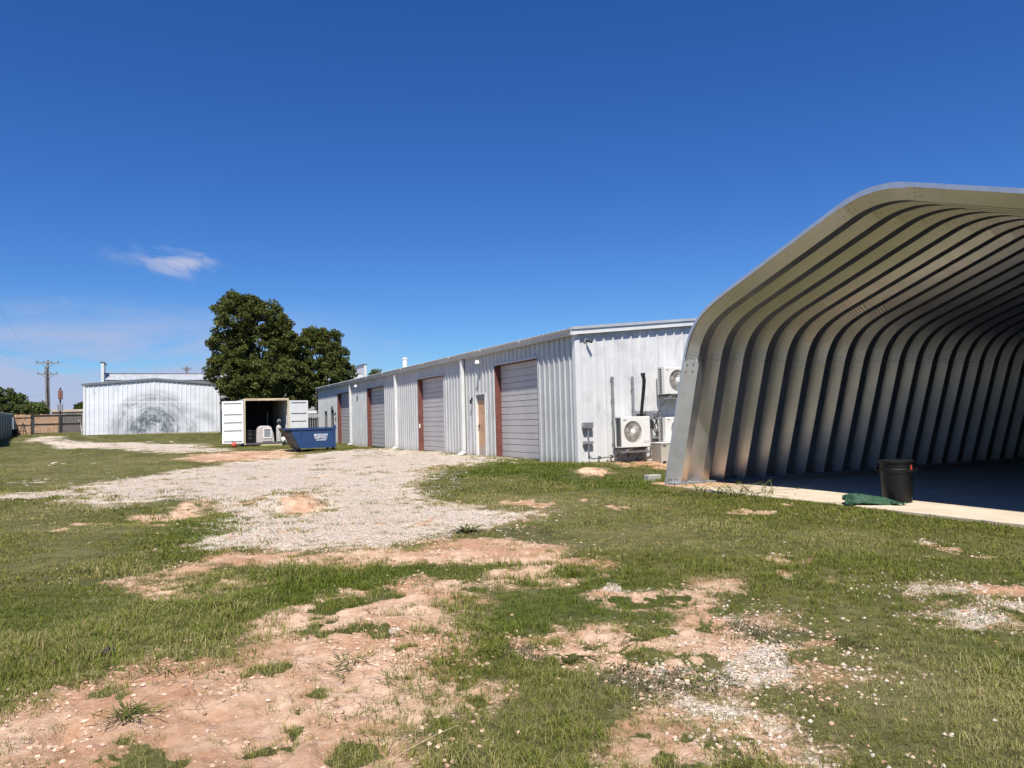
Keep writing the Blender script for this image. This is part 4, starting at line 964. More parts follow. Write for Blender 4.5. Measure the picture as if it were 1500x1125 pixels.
for x0, sg in ((0.03, 1), (CWD - 0.03, -1)):
    mb = MB(); pr = corr(0, 0, 0); vs = []
    for y_, d in pr: vs += [(x0 + sg * d, y_, 0.1), (x0 + sg * d, y_, CHT - 0.06)]
    mb.add(vs, [(2*i, 2*i+2, 2*i+3, 2*i+1) for i in range(len(pr) - 1)]); mb.build('side_wall', M['cont_sunlit'] if sg < 0 else M['cont_dark'], ct)  # right wall coloured as sunlit, left wall as shaded
    MB().box(x0 - 0.03, x0 + 0.03, 0.141, CLN, CHT - 0.10, CHT - 0.01).build('top_rail', M['cont_white'], ct)
    MB().box(x0 - 0.03, x0 + 0.03, 0.141, CLN, 0.0, 0.12).build('bottom_rail', M['cont_grey'], ct)
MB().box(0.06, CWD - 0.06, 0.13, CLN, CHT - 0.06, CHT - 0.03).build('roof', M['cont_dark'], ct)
MB().box(0.03, CWD - 0.03, CLN - 0.05, CLN, 0.0, CHT - 0.03).build('end_wall', M['cont_dark'], ct)  # end wall and roof coloured dark for the interior shade
MB().box(0.06, CWD - 0.06, 0.141, CLN - 0.06, 0.06, 0.12).build('floor', M['bark'], ct)
for sgn, hx, lab in ((-1, 0.0, 'left'), (1, CWD, 'right')):
    DW, DH = 1.15, 2.36
    dr_ = bpy.data.objects.new('container_door', None); COL.objects.link(dr_); dr_.parent = ct
    mb = MB()
    # inner face towards the viewer: frame, raised panels, recessed grooves between
    mb.box(0.0, DW, 0.0, 0.035, 0, DH)
    dme = mb.mesh('door_skin', M['cont_grey'])  # darker grey skin paints the shadow lines in the grooves
    dr_.data if False else None
    bpy.data.objects.remove(dr_)
    dr_ = link('container_door', dme, ct)
    dr_.location = (hx + sgn * 0.02, -0.02, 0.11); 
    dr_.rotation_euler = (0, 0, math.radians(18) if sgn > 0 else math.pi - math.radians(18))
    ys = (-0.052, -0.001) if sgn > 0 else (0.036, 0.087)
    zs = [0.0, 0.10, 0.70, 1.15, 1.60, 2.22, DH]
    for x0, x1 in ((0.0, 0.09), (DW - 0.09, DW)): MB().box(x0, x1, *ys, 0, DH).build('door_stile', M['cont_white'], dr_)
    for i_ in range(6):
        g0 = 0.032
        MB().box(0.0905, DW - 0.0905, *ys, zs[i_] + (g0 if i_ else 0), zs[i_ + 1] - (g0 if i_ < 5 else 0)).build('door_panel', M['cont_white'], dr_)
def in_cont(e, d, z=0.0): return CONT + A * e + W * d + np.array([0, 0, z])
dh = frame('dog_house', in_cont(0.62, 0.28, 0.12), A, 'rounded beige plastic dog house with grey flap door in the container', 'dog house')
sec = [(0.0, 0), (1.04, 0), (1.04, 0.10), (0.98, 0.55), (0.86, 0.86), (0.70, 0.93), (0.32, 0.93), (0.18, 0.84), (0.06, 0.50), (0.0, 0.10)]
mb = MB(); rings = []
for y_, sc_ in ((0.0, 0.93), (0.03, 1.0), (0.75, 1.0), (1.0, 0.9), (1.05, 0.8)):
    rings.append([(0.52 + (a_ - 0.52) * sc_, y_, b_ * (0.5 + 0.5 * sc_)) for a_, b_ in sec])
vs = sum(rings, []); n = len(sec); fs = [(i*n+k, i*n+(k+1) % n, (i+1)*n+(k+1) % n, (i+1)*n+k) for i in range(4) for k in range(n)] + [tuple(range(n))[::-1], tuple(4*n + k for k in range(n))]
mb.add(vs, fs); auto_smooth(mb.build('shell', M['dog'], dh), 28)
f_ = MB().box(0.42, 0.88, -0.045, -0.001, 0.22, 0.28).box(0.42, 0.88, -0.045, -0.001, 0.74, 0.80).box(0.42, 0.48, -0.044, -0.001, 0.2805, 0.7395).box(0.82, 0.88, -0.044, -0.001, 0.2805, 0.7395).build('door_frame', M['ac_white'], dh)
MB().box(0.481, 0.819, -0.022, -0.002, 0.281, 0.739).build('flap', M['grey_box'], dh)
MB().prism([(0.38, 0.06), (0.92, 0.06), (0.92, 0.12), (0.8, 0.17), (0.5, 0.17), (0.38, 0.12)], lambda a_, b_: (a_, -0.03, b_), lambda a_, b_: (a_, 0.0, b_)).build('threshold', M['dog'], dh)
gc = frame('gas_cylinder', in_cont(1.90, 0.25, 0.12), A, 'tall pale grey gas cylinder beside the dog house', 'cylinder')
auto_smooth(MB().lathe([(0.0, 0.0), (0.13, 0.0), (0.145, 0.02), (0.145, 0.82), (0.12, 0.90), (0.06, 0.95), (0.04, 0.97)], n=22).build('body', M['cyl'], gc))
MB().lathe([(0.05, 0.96), (0.05, 1.03), (0.09, 1.03), (0.09, 1.05), (0.03, 1.06), (0.03, 1.12)], n=12).box(-0.13, 0.13, -0.02, 0.02, 1.06, 1.09).build('valve', M['dark'], gc)
sg_ = frame('silver_globe', in_cont(1.94, 0.48, 0.12), A, 'shiny silver globe on a dark stand behind the gas cylinder', 'globe')
MB().tube([(0, 0, 0), (0, 0, 1.05)], 0.03).lathe([(0.16, 0), (0.16, 0.03), (0.03, 0.05)], n=14).lathe([(0.06, 1.02), (0.12, 1.06), (0.12, 1.10)], n=14).build('stand', M['dark'], sg_)
auto_smooth(MB().lathe([(0.125 * math.sin(t_), 1.22 - 0.125 * math.cos(t_)) for t_ in np.linspace(0.05, math.pi - 0.02, 14)], n=22).build('globe', M['chrome'], sg_), 80)
bd = frame('black_drum', in_cont(0.38, 0.38, 0.12), A, 'black ribbed drum at the left of the container mouth', 'drum')
auto_smooth(MB().lathe([(0.0, 0.02), (0.29, 0.0), (0.30, 0.02), (0.30, 0.22), (0.312, 0.24), (0.30, 0.26), (0.30, 0.44), (0.312, 0.46), (0.30, 0.48), (0.30, 0.66), (0.315, 0.68), (0.30, 0.70), (0.27, 0.69), (0, 0.68)], n=26).build('drum', M['black'], bd), 30)
pk = frame('timber_plank', (*in_cont(0.85, -0.22)[:2], gz(*in_cont(0.85, -0.22)[:2]) + 0.0), A, 'raw yellow timber plank lying in front of the dog house', 'plank')
MB().bbox(0.0, 1.15, -0.08, 0.08, 0.0, 0.09, 0.008).build('board', M['plank'], pk)
rod = frame('upright_rod', in_cont(1.55, 2.2, 0.12), A, 'thin pale upright rod deep inside the container', 'rod')
MB().tube([(0, 0, 0), (0.01, 0, 1.75)], 0.022).lathe([(0.09, 0), (0.09, 0.03), (0.022, 0.04)], n=12).build('rod', M['cyl'], rod)
pb = frame('crumpled_bag', in_cont(2.12, 0.03, 0.12), A, 'crumpled white bag at the right foot of the container mouth', 'bag')
mb = MB(); vs = []; 
for i in range(9):
    for k in range(14):
        t_ = math.pi * (i + 0.001) / 8.001; th = 2*math.pi*k/14; rr = 0.13 * (0.75 + 0.5 * random.random())
        vs.append((rr * math.sin(t_) * math.cos(th), rr * math.sin(t_) * math.sin(th), 0.12 - 0.15 * math.cos(t_) * (0.8 + 0.4 * random.random())))
mb.add(vs, [(i*14+k, i*14+(k+1) % 14, (i+1)*14+(k+1) % 14, (i+1)*14+k) for i in range(8) for k in range(14)]); mb.build('bag', M['white'], pb)
p = hit(343, 655)
rb = frame('red_ball', (p[0], p[1], gz(p[0], p[1])), A, 'red ball on the grass before the left container door', 'ball')
auto_smooth(MB().lathe([(0.15 * math.sin(t_), 0.145 - 0.15 * math.cos(t_)) for t_ in np.linspace(0.02, math.pi - 0.02, 16)], n=24).build('ball', M['ball'], rb), 80)
MB().tube([(-0.02, 0.06, 0.27), (-0.05, 0.02, 0.33), (-0.08, 0.0, 0.36)], 0.02).build('strap', M['dark'], rb)

# ------------------------------------------------------------------ blue dumpster
p = hit(438, 662)
dq = frame('dumpster', (p[0], p[1], gz(p[0], p[1]) + 0.04), A, 'blue steel dumpster with sloped end and white lettering', 'dumpster')
DL, DD, Z0, Z1 = 1.72, 1.55, 0.13, 1.08
XF = -0.72     # how far the sloped end reaches out at the top
side = [(0.0, Z0), (DL, Z0), (DL, Z1 - 0.11), (XF + 0.06, Z1 - 0.05), (XF + 0.17, Z1 - 0.22), (-0.16, Z0 + 0.27)]
side = [(0.06, Z0), (DL, Z0), (DL, Z1), (-0.42, Z1), (-0.12, Z0 + 0.34)]
body = MB().prism(side, lambda a_, b_: (a_, 0.0, b_), lambda a_, b_: (a_, 0.035, b_)).prism(side, lambda a_, b_: (a_, DD - 0.035, b_), lambda a_, b_: (a_, DD, b_))
body.box(DL - 0.035, DL - 0.001, 0.036, DD - 0.036, Z0, Z1 - 0.002).box(0.06, DL - 0.04, 0.036, DD - 0.036, Z0 + 0.001, Z0 + 0.03)
db = body.build('body', M['dumpster'], dq)
sl_ = MB().prism([(0.062, Z0), (-0.10, Z0), (-0.40, Z0 + 0.50), (XF, Z1), (-0.42, Z1 - 0.002), (-0.12, Z0 + 0.34)], lambda a_, b_: (a_, 0.03, b_), lambda a_, b_: (a_, DD - 0.03, b_)).build('sloped_end', M['shaded_end'], dq)
MB().box(XF, DL + 0.03, -0.045, -0.001, Z1 - 0.085, Z1 - 0.01).box(-0.42, DL + 0.03, DD + 0.001, DD + 0.045, Z1 - 0.085, Z1 - 0.01).box(DL + 0.001, DL + 0.04, 0.0, DD, Z1 - 0.083, Z1 - 0.012).build('rim', M['dumpster'], dq)
for q in (0.10, DL - 0.12):
    MB().prism([(q - 0.045, Z1 - 0.087), (q + 0.045, Z1 - 0.087), (q + 0.02, Z1 - 0.30), (q - 0.01, Z1 - 0.30)], lambda a_, b_: (a_, -0.035, b_), lambda a_, b_: (a_, -0.002, b_)).build('gusset', M['dumpster'], dq)
MB().prism([(DL - 0.08, Z1 - 0.01), (DL + 0.02, Z1 - 0.01), (DL - 0.0, Z1 + 0.12), (DL - 0.04, Z1 + 0.12)], lambda a_, b_: (a_, -0.02, b_), lambda a_, b_: (a_, 0.03, b_)).build('lift_hook', M['dumpster'], dq)
for (qx, qy) in ((0.05, 0.15), (0.05, DD - 0.15), (DL - 0.10, 0.15), (DL - 0.10, DD - 0.15)):
    c_ = MB().box(qx - 0.05, qx + 0.05, qy - 0.05, qy + 0.05, Z0 - 0.03, Z0 - 0.001).build('caster', M['dark'], dq)
    MB().lathe([(0.0, -0.025), (0.065, -0.025), (0.07, 0), (0.065, 0.025), (0, 0.025)], (qx, qy, 0.065), 14, 'y').build('wheel', M['black'], c_)
MB().prism([(-0.10, 0.02), (0.12, 0.02), (0.12, Z0 - 0.032), (-0.06, Z0 - 0.032)], lambda a_, b_: (a_, 0.3, b_), lambda a_, b_: (a_, DD - 0.3, b_)).build('skid', M['dark'], dq)
def lettering(txt, size, x_, z_, parent, y_):
    cu = bpy.data.curves.new('lettering', 'FONT'); cu.body = txt; cu.size = size; cu.align_x = 'CENTER'; cu.extrude = 0.0015; cu.offset = size * 0.022
    to = bpy.data.objects.new('lettering_curve', cu); COL.objects.link(to)
    dg = bpy.context.evaluated_depsgraph_get(); dg.update()
    me = bpy.data.meshes.new_from_object(to.evaluated_get(dg)); bpy.data.objects.remove(to); bpy.data.curves.remove(cu)
    me.materials.clear(); me.materials.append(M['letter'])
    o = link('lettering', me, parent); o.location = (x_, y_, z_); o.rotation_euler = (math.pi / 2, 0, 0); return o
lettering('MORGAN', 0.145, 1.02, Z0 + 0.555, db, -0.003)
lettering('DISPOSAL', 0.135, 1.02, Z0 + 0.435, db, -0.003)
mb = MB(); q = 0.80
for w_ in (0.018, 0.028, 0.028, 0.028, 0.018, 0, 0.028, 0.028, 0.028, 0.012, 0.03, 0.03, 0.03, 0.03):
    if w_: mb.box(q, q + w_, -0.004, -0.0005, Z0 + 0.345, Z0 + 0.385)
    q += (w_ or 0.02) + 0.008
mb.build('number_line', M['letter'], db)

# ------------------------------------------------------------------ fences and gate
def pickets(x0, x1, h0, h1, y0, y1, step=0.145):
    mb = MB(); q = x0
    while q < x1 - 0.03:
        j = random.uniform(-0.03, 0.03); w_ = min(step - 0.008, x1 - q); o_ = random.uniform(0, 0.006)
        mb.box(q, q + w_, y0 + o_, y1 + o_, h0, h1 + j); q += step
    return mb
FO = at(20, 636, 66); FO[2] = 1.25
fz = lambda p_: gz(p_[0], p_[1]) - 0.03
f1 = frame('wood_fence', FO, A, 'short orange cedar fence panel left of the gate', 'fence')
tag(pickets(0.0, 1.25, 0, 1.80, 0.06, 0.08).build('pickets', M['wood_new'], f1), kind='stuff')
for z in (0.9, 1.55): MB().box(0, 1.25, 0.0, 0.055, z, z + 0.09).build('rail', M['wood_new'], f1)
def gate_leaf(s0, s1, m_, lab):
    o = frame('gate_leaf', FO + A * s0, A, lab, 'gate', 'gate leaves')
    L_ = s1 - s0
    tag(pickets(0.05, L_ - 0.05, 0.10, 1.78, 0.03, 0.05).build('boards', m_, o), kind='stuff')
    MB().box(0.061, L_ - 0.061, -0.03, 0.028, 0.10, 0.16).box(0.061, L_ - 0.061, -0.03, 0.028, 0.92, 0.98).box(0.061, L_ - 0.061, -0.03, 0.028, 1.68, 1.74).box(0, 0.06, -0.032, 0.028, 0.06, 1.76).box(L_ - 0.06, L_, -0.032, 0.028, 0.06, 1.76).build('gate_frame', M['dark'], o)
gate_leaf(1.44, 3.42, M['wood_new'], 'black-framed gate leaf with orange cedar boards')
gate_leaf(3.56, 5.20, M['wood_old'], 'black-framed gate leaf with weathered grey boards')
for s_, h_, lab in ((1.36, 1.95, 'black steel gate post left of the cedar gate leaf'),):
    o = frame('gate_post', FO + A * s_, A, lab, 'post'); MB().bbox(-0.06, 0.06, -0.05, 0.07, -0.2, h_, 0.01).box(-0.07, 0.07, -0.06, 0.08, h_, h_ + 0.02).build('post', M['dark'], o)
bp_ = frame('box_post', FO + A * 3.49, A, 'black post between gate leaves carrying a rusty and a grey box', 'post')
MB().bbox(-0.06, 0.06, -0.02, 0.10, -0.2, 4.15, 0.01).build('post', M['dark'], bp_)
MB().bbox(-0.20, 0.22, -0.16, -0.021, 2.05, 2.72, 0.02).build('grey_box', M['grey_box'], bp_)
rx = MB().bbox(-0.16, 0.20, -0.16, -0.021, 3.10, 3.90, 0.02).build('rusty_box', M['rusty'], bp_)
MB().box(-0.12, 0.16, -0.17, -0.161, 3.2, 3.8).build('door_plate', M['rusty'], rx)
f2 = frame('dark_fence', FO + A * 5.35, A, 'weathered dark board fence running on behind the white gable shed', 'fence')
tag(pickets(0, 13.0, -0.35, 1.75, 0.05, 0.07).build('pickets', M['wood_old'], f2), kind='stuff')
for z in (0.5, 1.5): MB().box(0, 13.0, 0.0, 0.045, z, z + 0.09).build('rail', M['wood_old'], f2)
GF0 = np.array([-33.76, 50, 0]); GF1 = np.array([-43.45, 65.9, 0])
dirf = (GF1 - GF0) / np.linalg.norm(GF1 - GF0); Lf = np.linalg.norm(GF1 - GF0)
GF0 = GF0 - dirf * 6; Lf += 6
gfz = gz(GF0[0] + dirf[0] * 6, GF0[1] + dirf[1] * 6)
f3 = frame('screen_fence', (GF0[0], GF0[1], gfz), dirf, 'chain-link fence covered in faded green screen along the left edge', 'fence')
nn_ = 60; vs = []
for i in range(nn_ + 1):
    u = Lf * i / nn_; wv = 0.03 * math.sin(u * 2.3) + 0.02 * math.sin(u * 5.1); zz = 0.32 * i / nn_
    vs += [(u, wv, zz - 0.1), (u, wv * 0.4, zz + 0.9), (u, 0.0, zz + 1.72 + 0.02 * math.sin(u * 2.1))]
mb = MB().add(vs, sum([[(3*i, 3*i+3, 3*i+4, 3*i+1), (3*i+1, 3*i+4, 3*i+5, 3*i+2)] for i in range(nn_)], []))
o = mb.build('screen', M['green_screen'], f3, smooth=True); o.modifiers.new('t', 'SOLIDIFY').thickness = 0.01
MB().tube([(0, -0.03, 1.75), (Lf, -0.03, 2.07)], 0.025).build('top_rail', M['conduit'], f3)
for k in range(9):
    u = Lf * k / 8; MB().tube([(u, -0.06, -0.3), (u, -0.06, 1.80 + 0.32 * k / 8)], 0.03).build('post', M['conduit'], f3)
mb = MB()
o = frame('leaning_frame', FO + A * 0.45 - W * 0.35, A, 'small black A-shaped frame leaning on the cedar fence', 'frame')
MB().tube([(0, 0, 0), (0.22, 0.3, 1.1)], 0.025).tube([(0.5, 0, 0), (0.28, 0.3, 1.1)], 0.025).tube([(0.08, 0.1, 0.38), (0.42, 0.1, 0.38)], 0.02).tube([(0.14, 0.2, 0.72), (0.36, 0.2, 0.72)], 0.02).build('frame', M['dark'], o)
o = frame('black_bin', FO + A * 0.1 - W * 0.4, A, 'low black bin in the corner where the two fences meet', 'bin')
MB().prism([(-0.2, 0), (0.2, 0), (0.25, 0.5), (-0.25, 0.5)], lambda a_, b_: (a_, -0.2, b_), lambda a_, b_: (a_, 0.2, b_)).box(-0.27, 0.27, -0.22, 0.22, 0.501, 0.54).build('tub', M['black'], o)
p0 = np.array([-14.6, 53.5, 0.0]); p0[2] = gz(p0[0], p0[1])
f4 = frame('black_fence', p0, A, 'black slatted fence between the container and the shed far end', 'fence')
for z in (0.25, 1.6): MB().box(0, 4.2, 0.0, 0.04, z, z + 0.06).build('rail', M['dark'], f4)
for k in range(26): MB().box(k * 0.16 + 0.02, k * 0.16 + 0.14, -0.03, -0.001, 0.05, 1.75 + 0.02 * (k % 3)).build('slat', M['dark'], f4)
p0 = at(322, 634, 60); 
f5 = frame('brown_fence', (p0[0], p0[1], gz(p0[0], p0[1])), A, 'brown board fence stub between the gable shed and the container door', 'fence')
tag(pickets(-0.2, 3.6, 0.0, 1.72, 0.03, 0.05).build('pickets', M['wood_old'], f5), kind='stuff')
MB().box(-0.2, 3.6, 0.0, 0.028, 0.5, 0.6).box(-0.2, 3.6, 0.0, 0.028, 1.3, 1.4).build('rail', M['wood_new'], f5)
MB().box(-0.2, 3.6, -0.02, 0.08, 1.76, 1.84).build('cap_rail', M['white'], f5)

# ------------------------------------------------------------------ poles, wires, low tan building
def upole(px, pt, D, lean, arms, lab, r0=0.14, boxes=0):
    b = at(px, 612, D); b[2] = 1.2; t_ = at(pt[0], pt[1], D)
    o = frame('utility_pole', b, A, lab, 'utility pole')
    hgt = t_[2] - b[2]
    MB().tube([(0, 0, -0.5), (lean * 0.5, 0, hgt * 0.5), (lean, 0, hgt)], [r0, r0 * 0.85, r0 * 0.65], 10).build('pole', M['pole'], o)
    for dz, hw in arms:
        q = MB().box(lean - hw, lean + hw, -0.16, -0.06, hgt - dz, hgt - dz + 0.12).build('crossarm', M['pole'], o)
        for k in np.linspace(-hw * 0.92, hw * 0.92, 4): MB().lathe([(0.03, 0), (0.05, 0.06), (0.035, 0.1), (0.05, 0.14), (0.02, 0.18)], (lean + k, -0.11, hgt - dz + 0.121), 8).build('insulator', M['dark'], q)
        for sg in (-1, 1): MB().tube([(lean + sg * hw * 0.6, -0.12, hgt - dz + 0.02), (lean, -0.13, hgt - dz - 0.55)], 0.02, 5).build('brace', M['dark'], q)
    return o
upole(72.5, (69.5, 527), 88, -0.18, ((0.45, 1.15), (1.75, 1.02)), 'weathered utility pole with two crossarms beyond the gate', 0.15)
upole(69.0, (66.8, 536), 87.6, -0.15, (), 'bare pole standing close against the pole with crossarms', 0.13)
upole(274, (273, 536), 95, 0.0, ((0.5, 0.5),), 'pole top showing above the long building roof', 0.16)
def wire(p0, p1, sag, lab):
    o = bpy.data.objects.new('overhead_wire', None); COL.objects.link(o); o.location = tuple(p0); tag(o, lab, 'wire', 'overhead wires')
    pts = [(np.array(p1) - p0) * t_ - np.array([0, 0, sag * 4 * t_ * (1 - t_)]) for t_ in np.linspace(0, 1, 26)]
    MB().tube(pts, 0.0045, 5).build('strand', M['dark'], o)
wire(at(54.5, 529, 88), at(-60, 330, 45), 1.0, 'overhead wire leaving the left end of the upper crossarm')
wire(at(56, 545, 88), at(-60, 452, 60), 1.0, 'overhead wire leaving the left end of the lower crossarm')
wire(at(68, 577, 88), at(-60, 574, 80), 0.5, 'low overhead wire running left from the pole shaft')
tb = frame('low_tan_building', at(76, 607, 96), A, 'low pale tan flat-roofed building seen over the gate', 'building')
MB().box(0, 9, 0, 6, -2.2, 0.30).build('wall', M['tan_wall'], tb); MB().box(-0.15, 9.15, -0.15, 6.1, 0.301, 0.60).build('roof_edge', M['tan_wall'], tb)

# ------------------------------------------------------------------ trees
def leaves_mesh(name, clumps, mat_, size, rs, sizez=1.0):
    """clumps: (centre, radius, count); one little folded leaf spray each"""
    P = []; T = []
    for c, r_, n in clumps:
        d = rs.normal(size=(n, 3)); d /= np.linalg.norm(d, axis=1)[:, None]
        rad = r_ * rs.random(n) ** 0.45
        P.append(np.array(c) + d * rad[:, None] * np.array([1, 1, 0.8 * sizez])); T.append(np.clip(rs.normal(rs.normal(0.44, 0.16), 0.2, n), 0, 1))
    P = np.vstack(P); T = np.concatenate(T); n = len(P)
    a = rs.normal(size=(n, 3)); a /= np.linalg.norm(a, axis=1)[:, None]
    b = np.cross(a, rs.normal(size=(n, 3))); b /= np.linalg.norm(b, axis=1)[:, None]
    c = np.cross(a, b); s = size * (0.6 + 0.8 * rs.random(n))[:, None]
    v = np.stack([P - a * s, P + b * s * 0.55 + c * s * 0.15, P + a * s, P - b * s * 0.55 + c * s * 0.15], 1).reshape(-1, 3)
    f = np.arange(4 * n).reshape(n, 4); f = np.concatenate([f[:, [0, 1, 2]], f[:, [0, 2, 3]]])
    me = bpy.data.meshes.new(name); me.from_pydata(v.tolist(), [], f.tolist()); me.materials.append(mat_)
    at_ = me.attributes.new('tone', 'FLOAT', 'POINT'); at_.data.foreach_set('value', np.repeat(T, 4).astype(np.float32))
    return me
def tree(name, base, lobes, label, cat, mat_, group=None, leaf=0.12, seed=1, per=30, cnt=70, rc=0.5, trunk_r=0.22, D=54):
    rs = np.random.default_rng(seed); o = frame(name, base, np.array([1.0, 0, 0]), label, cat, group)
    base = np.array(base); cl_ = []; cents = []
    for (px, py, r_) in lobes:
        R_ = r_ * D / FPX; c = at(px, py, D + rs.uniform(-0.5, 0.5) * R_) - base; cents.append((c, R_))
        for _ in range(int(per * max(0.4, (R_ / 1.6) ** 2))):
            d = rs.normal(size=3); d /= np.linalg.norm(d); rr = R_ * (0.45 + 0.55 * rs.random() ** 0.5)
            out_ = rs.random() < 0.10
            if out_: rr = R_ * rs.uniform(0.95, 1.10)
            cl_.append((c + d * rr * np.array([1, 1.0, 0.95]), rc * (rs.uniform(0.35, 0.6) if out_ else rs.uniform(0.6, 1.15)), int(cnt * (0.25 if out_ else rs.uniform(0.6, 1.3)))))
    link('crown', leaves_mesh('crown', cl_, mat_, leaf, rs), o)
    top = max(c[2] for c, _ in cents); mid = np.mean([c for c, _ in cents], axis=0)
    tk = MB().tube([(0, 0, -0.3), (0.05, 0.02, top * 0.18), (mid[0] * 0.4, mid[1] * 0.4, top * 0.38), (mid[0] * 0.8, mid[1] * 0.8, top * 0.62)], [trunk_r * 1.25, trunk_r, trunk_r * 0.75, trunk_r * 0.4], 10).build('trunk', M['bark'], o, smooth=True)
    for c, R_ in cents:
        s0 = np.array([mid[0] * 0.4, mid[1] * 0.4, top * 0.36]); m_ = (s0 + c) / 2 + np.array([rs.uniform(-.2, .2), rs.uniform(-.2, .2), 0.2])
        MB().tube([s0, m_, c, c + (c - m_) * 0.3], [trunk_r * 0.5, trunk_r * 0.32, trunk_r * 0.18, 0.02], 7).build('limb', M['bark'], o, smooth=True)
    return o
b = at(368, 640, 54); b[2] = gz(b[0], b[1])
tree('oak_tree', b, [(347, 462, 32), (342, 443, 16), (365, 446, 14), (392, 468, 28), (408, 480, 22), (415, 510, 26), (340, 505, 34), (378, 515, 46), (327, 545, 26), (360, 556, 38), (405, 548, 34), (432, 535, 22), (440, 555, 20), (428, 500, 14), (345, 580, 22), (385, 584, 28), (418, 575, 22)],
     'tall dense dark green oak tree rising behind the shipping container', 'tree', M['leaf'], 'oak trees behind the container', seed=3, per=92, cnt=100, rc=0.40, leaf=0.088)
b = at(474, 640, 55); b[2] = gz(b[0], b[1])
tree('oak_tree', b, [(458, 495, 16), (482, 500, 20), (468, 520, 28), (492, 528, 20), (452, 548, 26), (482, 552, 26), (505, 548, 16), (466, 578, 22), (440, 572, 16), (490, 575, 14), (478, 594, 12)],
     'shorter round oak tree between the container and the long shed', 'tree', M['leaf'], 'oak trees behind the container', seed=5, per=100, cnt=95, rc=0.38, leaf=0.088, trunk_r=0.17, D=55)
for k, (px, lobes, lab) in enumerate(((8, [(5, 580, 15), (14, 592, 12), (-6, 590, 14)], 'bushy tree with bare dead top at the left edge'),
        (25, [(27, 585, 10), (22, 598, 12), (32, 598, 10)], 'narrow pointed green tree behind the left fence'),
        (45, [(44, 600, 10), (38, 602, 9), (52, 602, 8)], 'low rounded bush left of the utility pole'),
        (57, [(55, 597, 8), (60, 602, 7), (50, 604, 8)], 'loose feathery bush against the utility pole foot'),
        (-30, [(-30, 585, 22), (-12, 598, 14)], 'broad bush at the very left behind the screened fence'))):
    b = at(px, 612, 80); b[2] = gz(b[0], b[1])
    tree('brush_tree', b, lobes, lab, 'tree', M['leaf2'], 'brush beyond the left fence', 0.13, 20 + k, 60, 55, 0.42, 0.09, 80)
b = at(119, 612, 112); b[2] = 1.2
tree('far_tree', b, [(119, 596, 6), (115, 600, 4), (124, 600, 5)], 'small far dark tree just left of the white gable shed', 'tree', M['leaf'], None, 0.16, 31, 60, 50, 0.5, 0.1, 112)
b = at(550, 600, 90); b[2] = 1.2
tree('far_tree', b, [(549, 545, 5), (554, 546, 5), (545, 549, 5)], 'treetop twigs showing over the long shed roof', 'tree', M['leaf2'], None, 0.12, 37, 30, 12, 0.3, 0.1, 90)

# ------------------------------------------------------------------ grass, gravel and clods: one object each, built from instances
def blade_tuft(seed, n, rad, h0, h1, wid, lean):
    rs = np.random.default_rng(seed); v = []; f = []; tn = []
    for k in range(n):
        th = rs.uniform(0, 6.283); r_ = rad * math.sqrt(rs.random()); bx, by = r_ * math.cos(th), r_ * math.sin(th)
        ph = rs.uniform(0, 6.283); L = rs.uniform(h0, h1); ln = L * rs.uniform(0.25, 1.0) * lean
        dx, dy = math.cos(ph), math.sin(ph); px, py = -dy * wid / 2, dx * wid / 2; t_ = rs.random(); i = len(v)
        v += [(bx - px, by - py, -0.01), (bx + px, by + py, -0.01), (bx + dx*ln*0.35 - px*0.8, by + dy*ln*0.35 - py*0.8, L*0.6), (bx + dx*ln*0.35 + px*0.8, by + dy*ln*0.35 + py*0.8, L*0.6), (bx + dx*ln, by + dy*ln, L * rs.uniform(0.7, 1.0))]
        f += [(i, i+1, i+3, i+2), (i+2, i+3, i+4)]; tn += [t_] * 5
    return v, f, tn
def grass_mat():
    m = bpy.data.materials.new('grass_blades'); m.use_nodes = True; t = NT(m.node_tree); m.node_tree.nodes.clear()
    tn = t.n('ShaderNodeAttribute', attribute_name='tone').outputs['Fac']
    dry = t.n('ShaderNodeAttribute', attribute_type='INSTANCER', attribute_name='dry').outputs['Fac']
    lu = t.n('ShaderNodeAttribute', attribute_type='INSTANCER', attribute_name='lush').outputs['Fac']
    g = t.mix(t.map(tn, 0, 1, smooth=False), (0.082, 0.100, 0.016), (0.245, 0.265, 0.058))
    g = t.mix(t.math('MULTIPLY', lu, 0.75), g, t.mix(tn, (0.062, 0.096, 0.014), (0.185, 0.235, 0.042)))
    s = t.mix(tn, (0.32, 0.265, 0.11), (0.54, 0.48, 0.23))
    sel = t.map(t.math('SUBTRACT', dry, tn), -0.03, 0.03)
    c = t.mix(sel, g, s)
    mt = t.n('ShaderNodeAttribute', attribute_type='INSTANCER', attribute_name='mat').outputs['Fac']
    c = t.mix(mt, c, t.mix(tn, (0.115, 0.110, 0.060), (0.215, 0.200, 0.120)))
    d = t.n('ShaderNodeBsdfDiffuse', ins={'Color': c})
    tr = t.n('ShaderNodeBsdfTranslucent', ins={'Color': c})
    mx = t.n('ShaderNodeMixShader', ins={0: 0.28, 1: d.outputs[0], 2: tr.outputs[0]})
    t.n('ShaderNodeOutputMaterial', ins={'Surface': mx.outputs[0]}); return m
GM = grass_mat()
def proto(col, name, v, f, tn, mat_):
    me = bpy.data.meshes.new(name); me.from_pydata(v, [], f); me.materials.append(mat_)
    if tn is not None:
        a_ = me.attributes.new('tone', 'FLOAT', 'POINT'); a_.data.foreach_set('value', np.array(tn, np.float32))
    o = bpy.data.objects.new(name, me); col.objects.link(o); return o
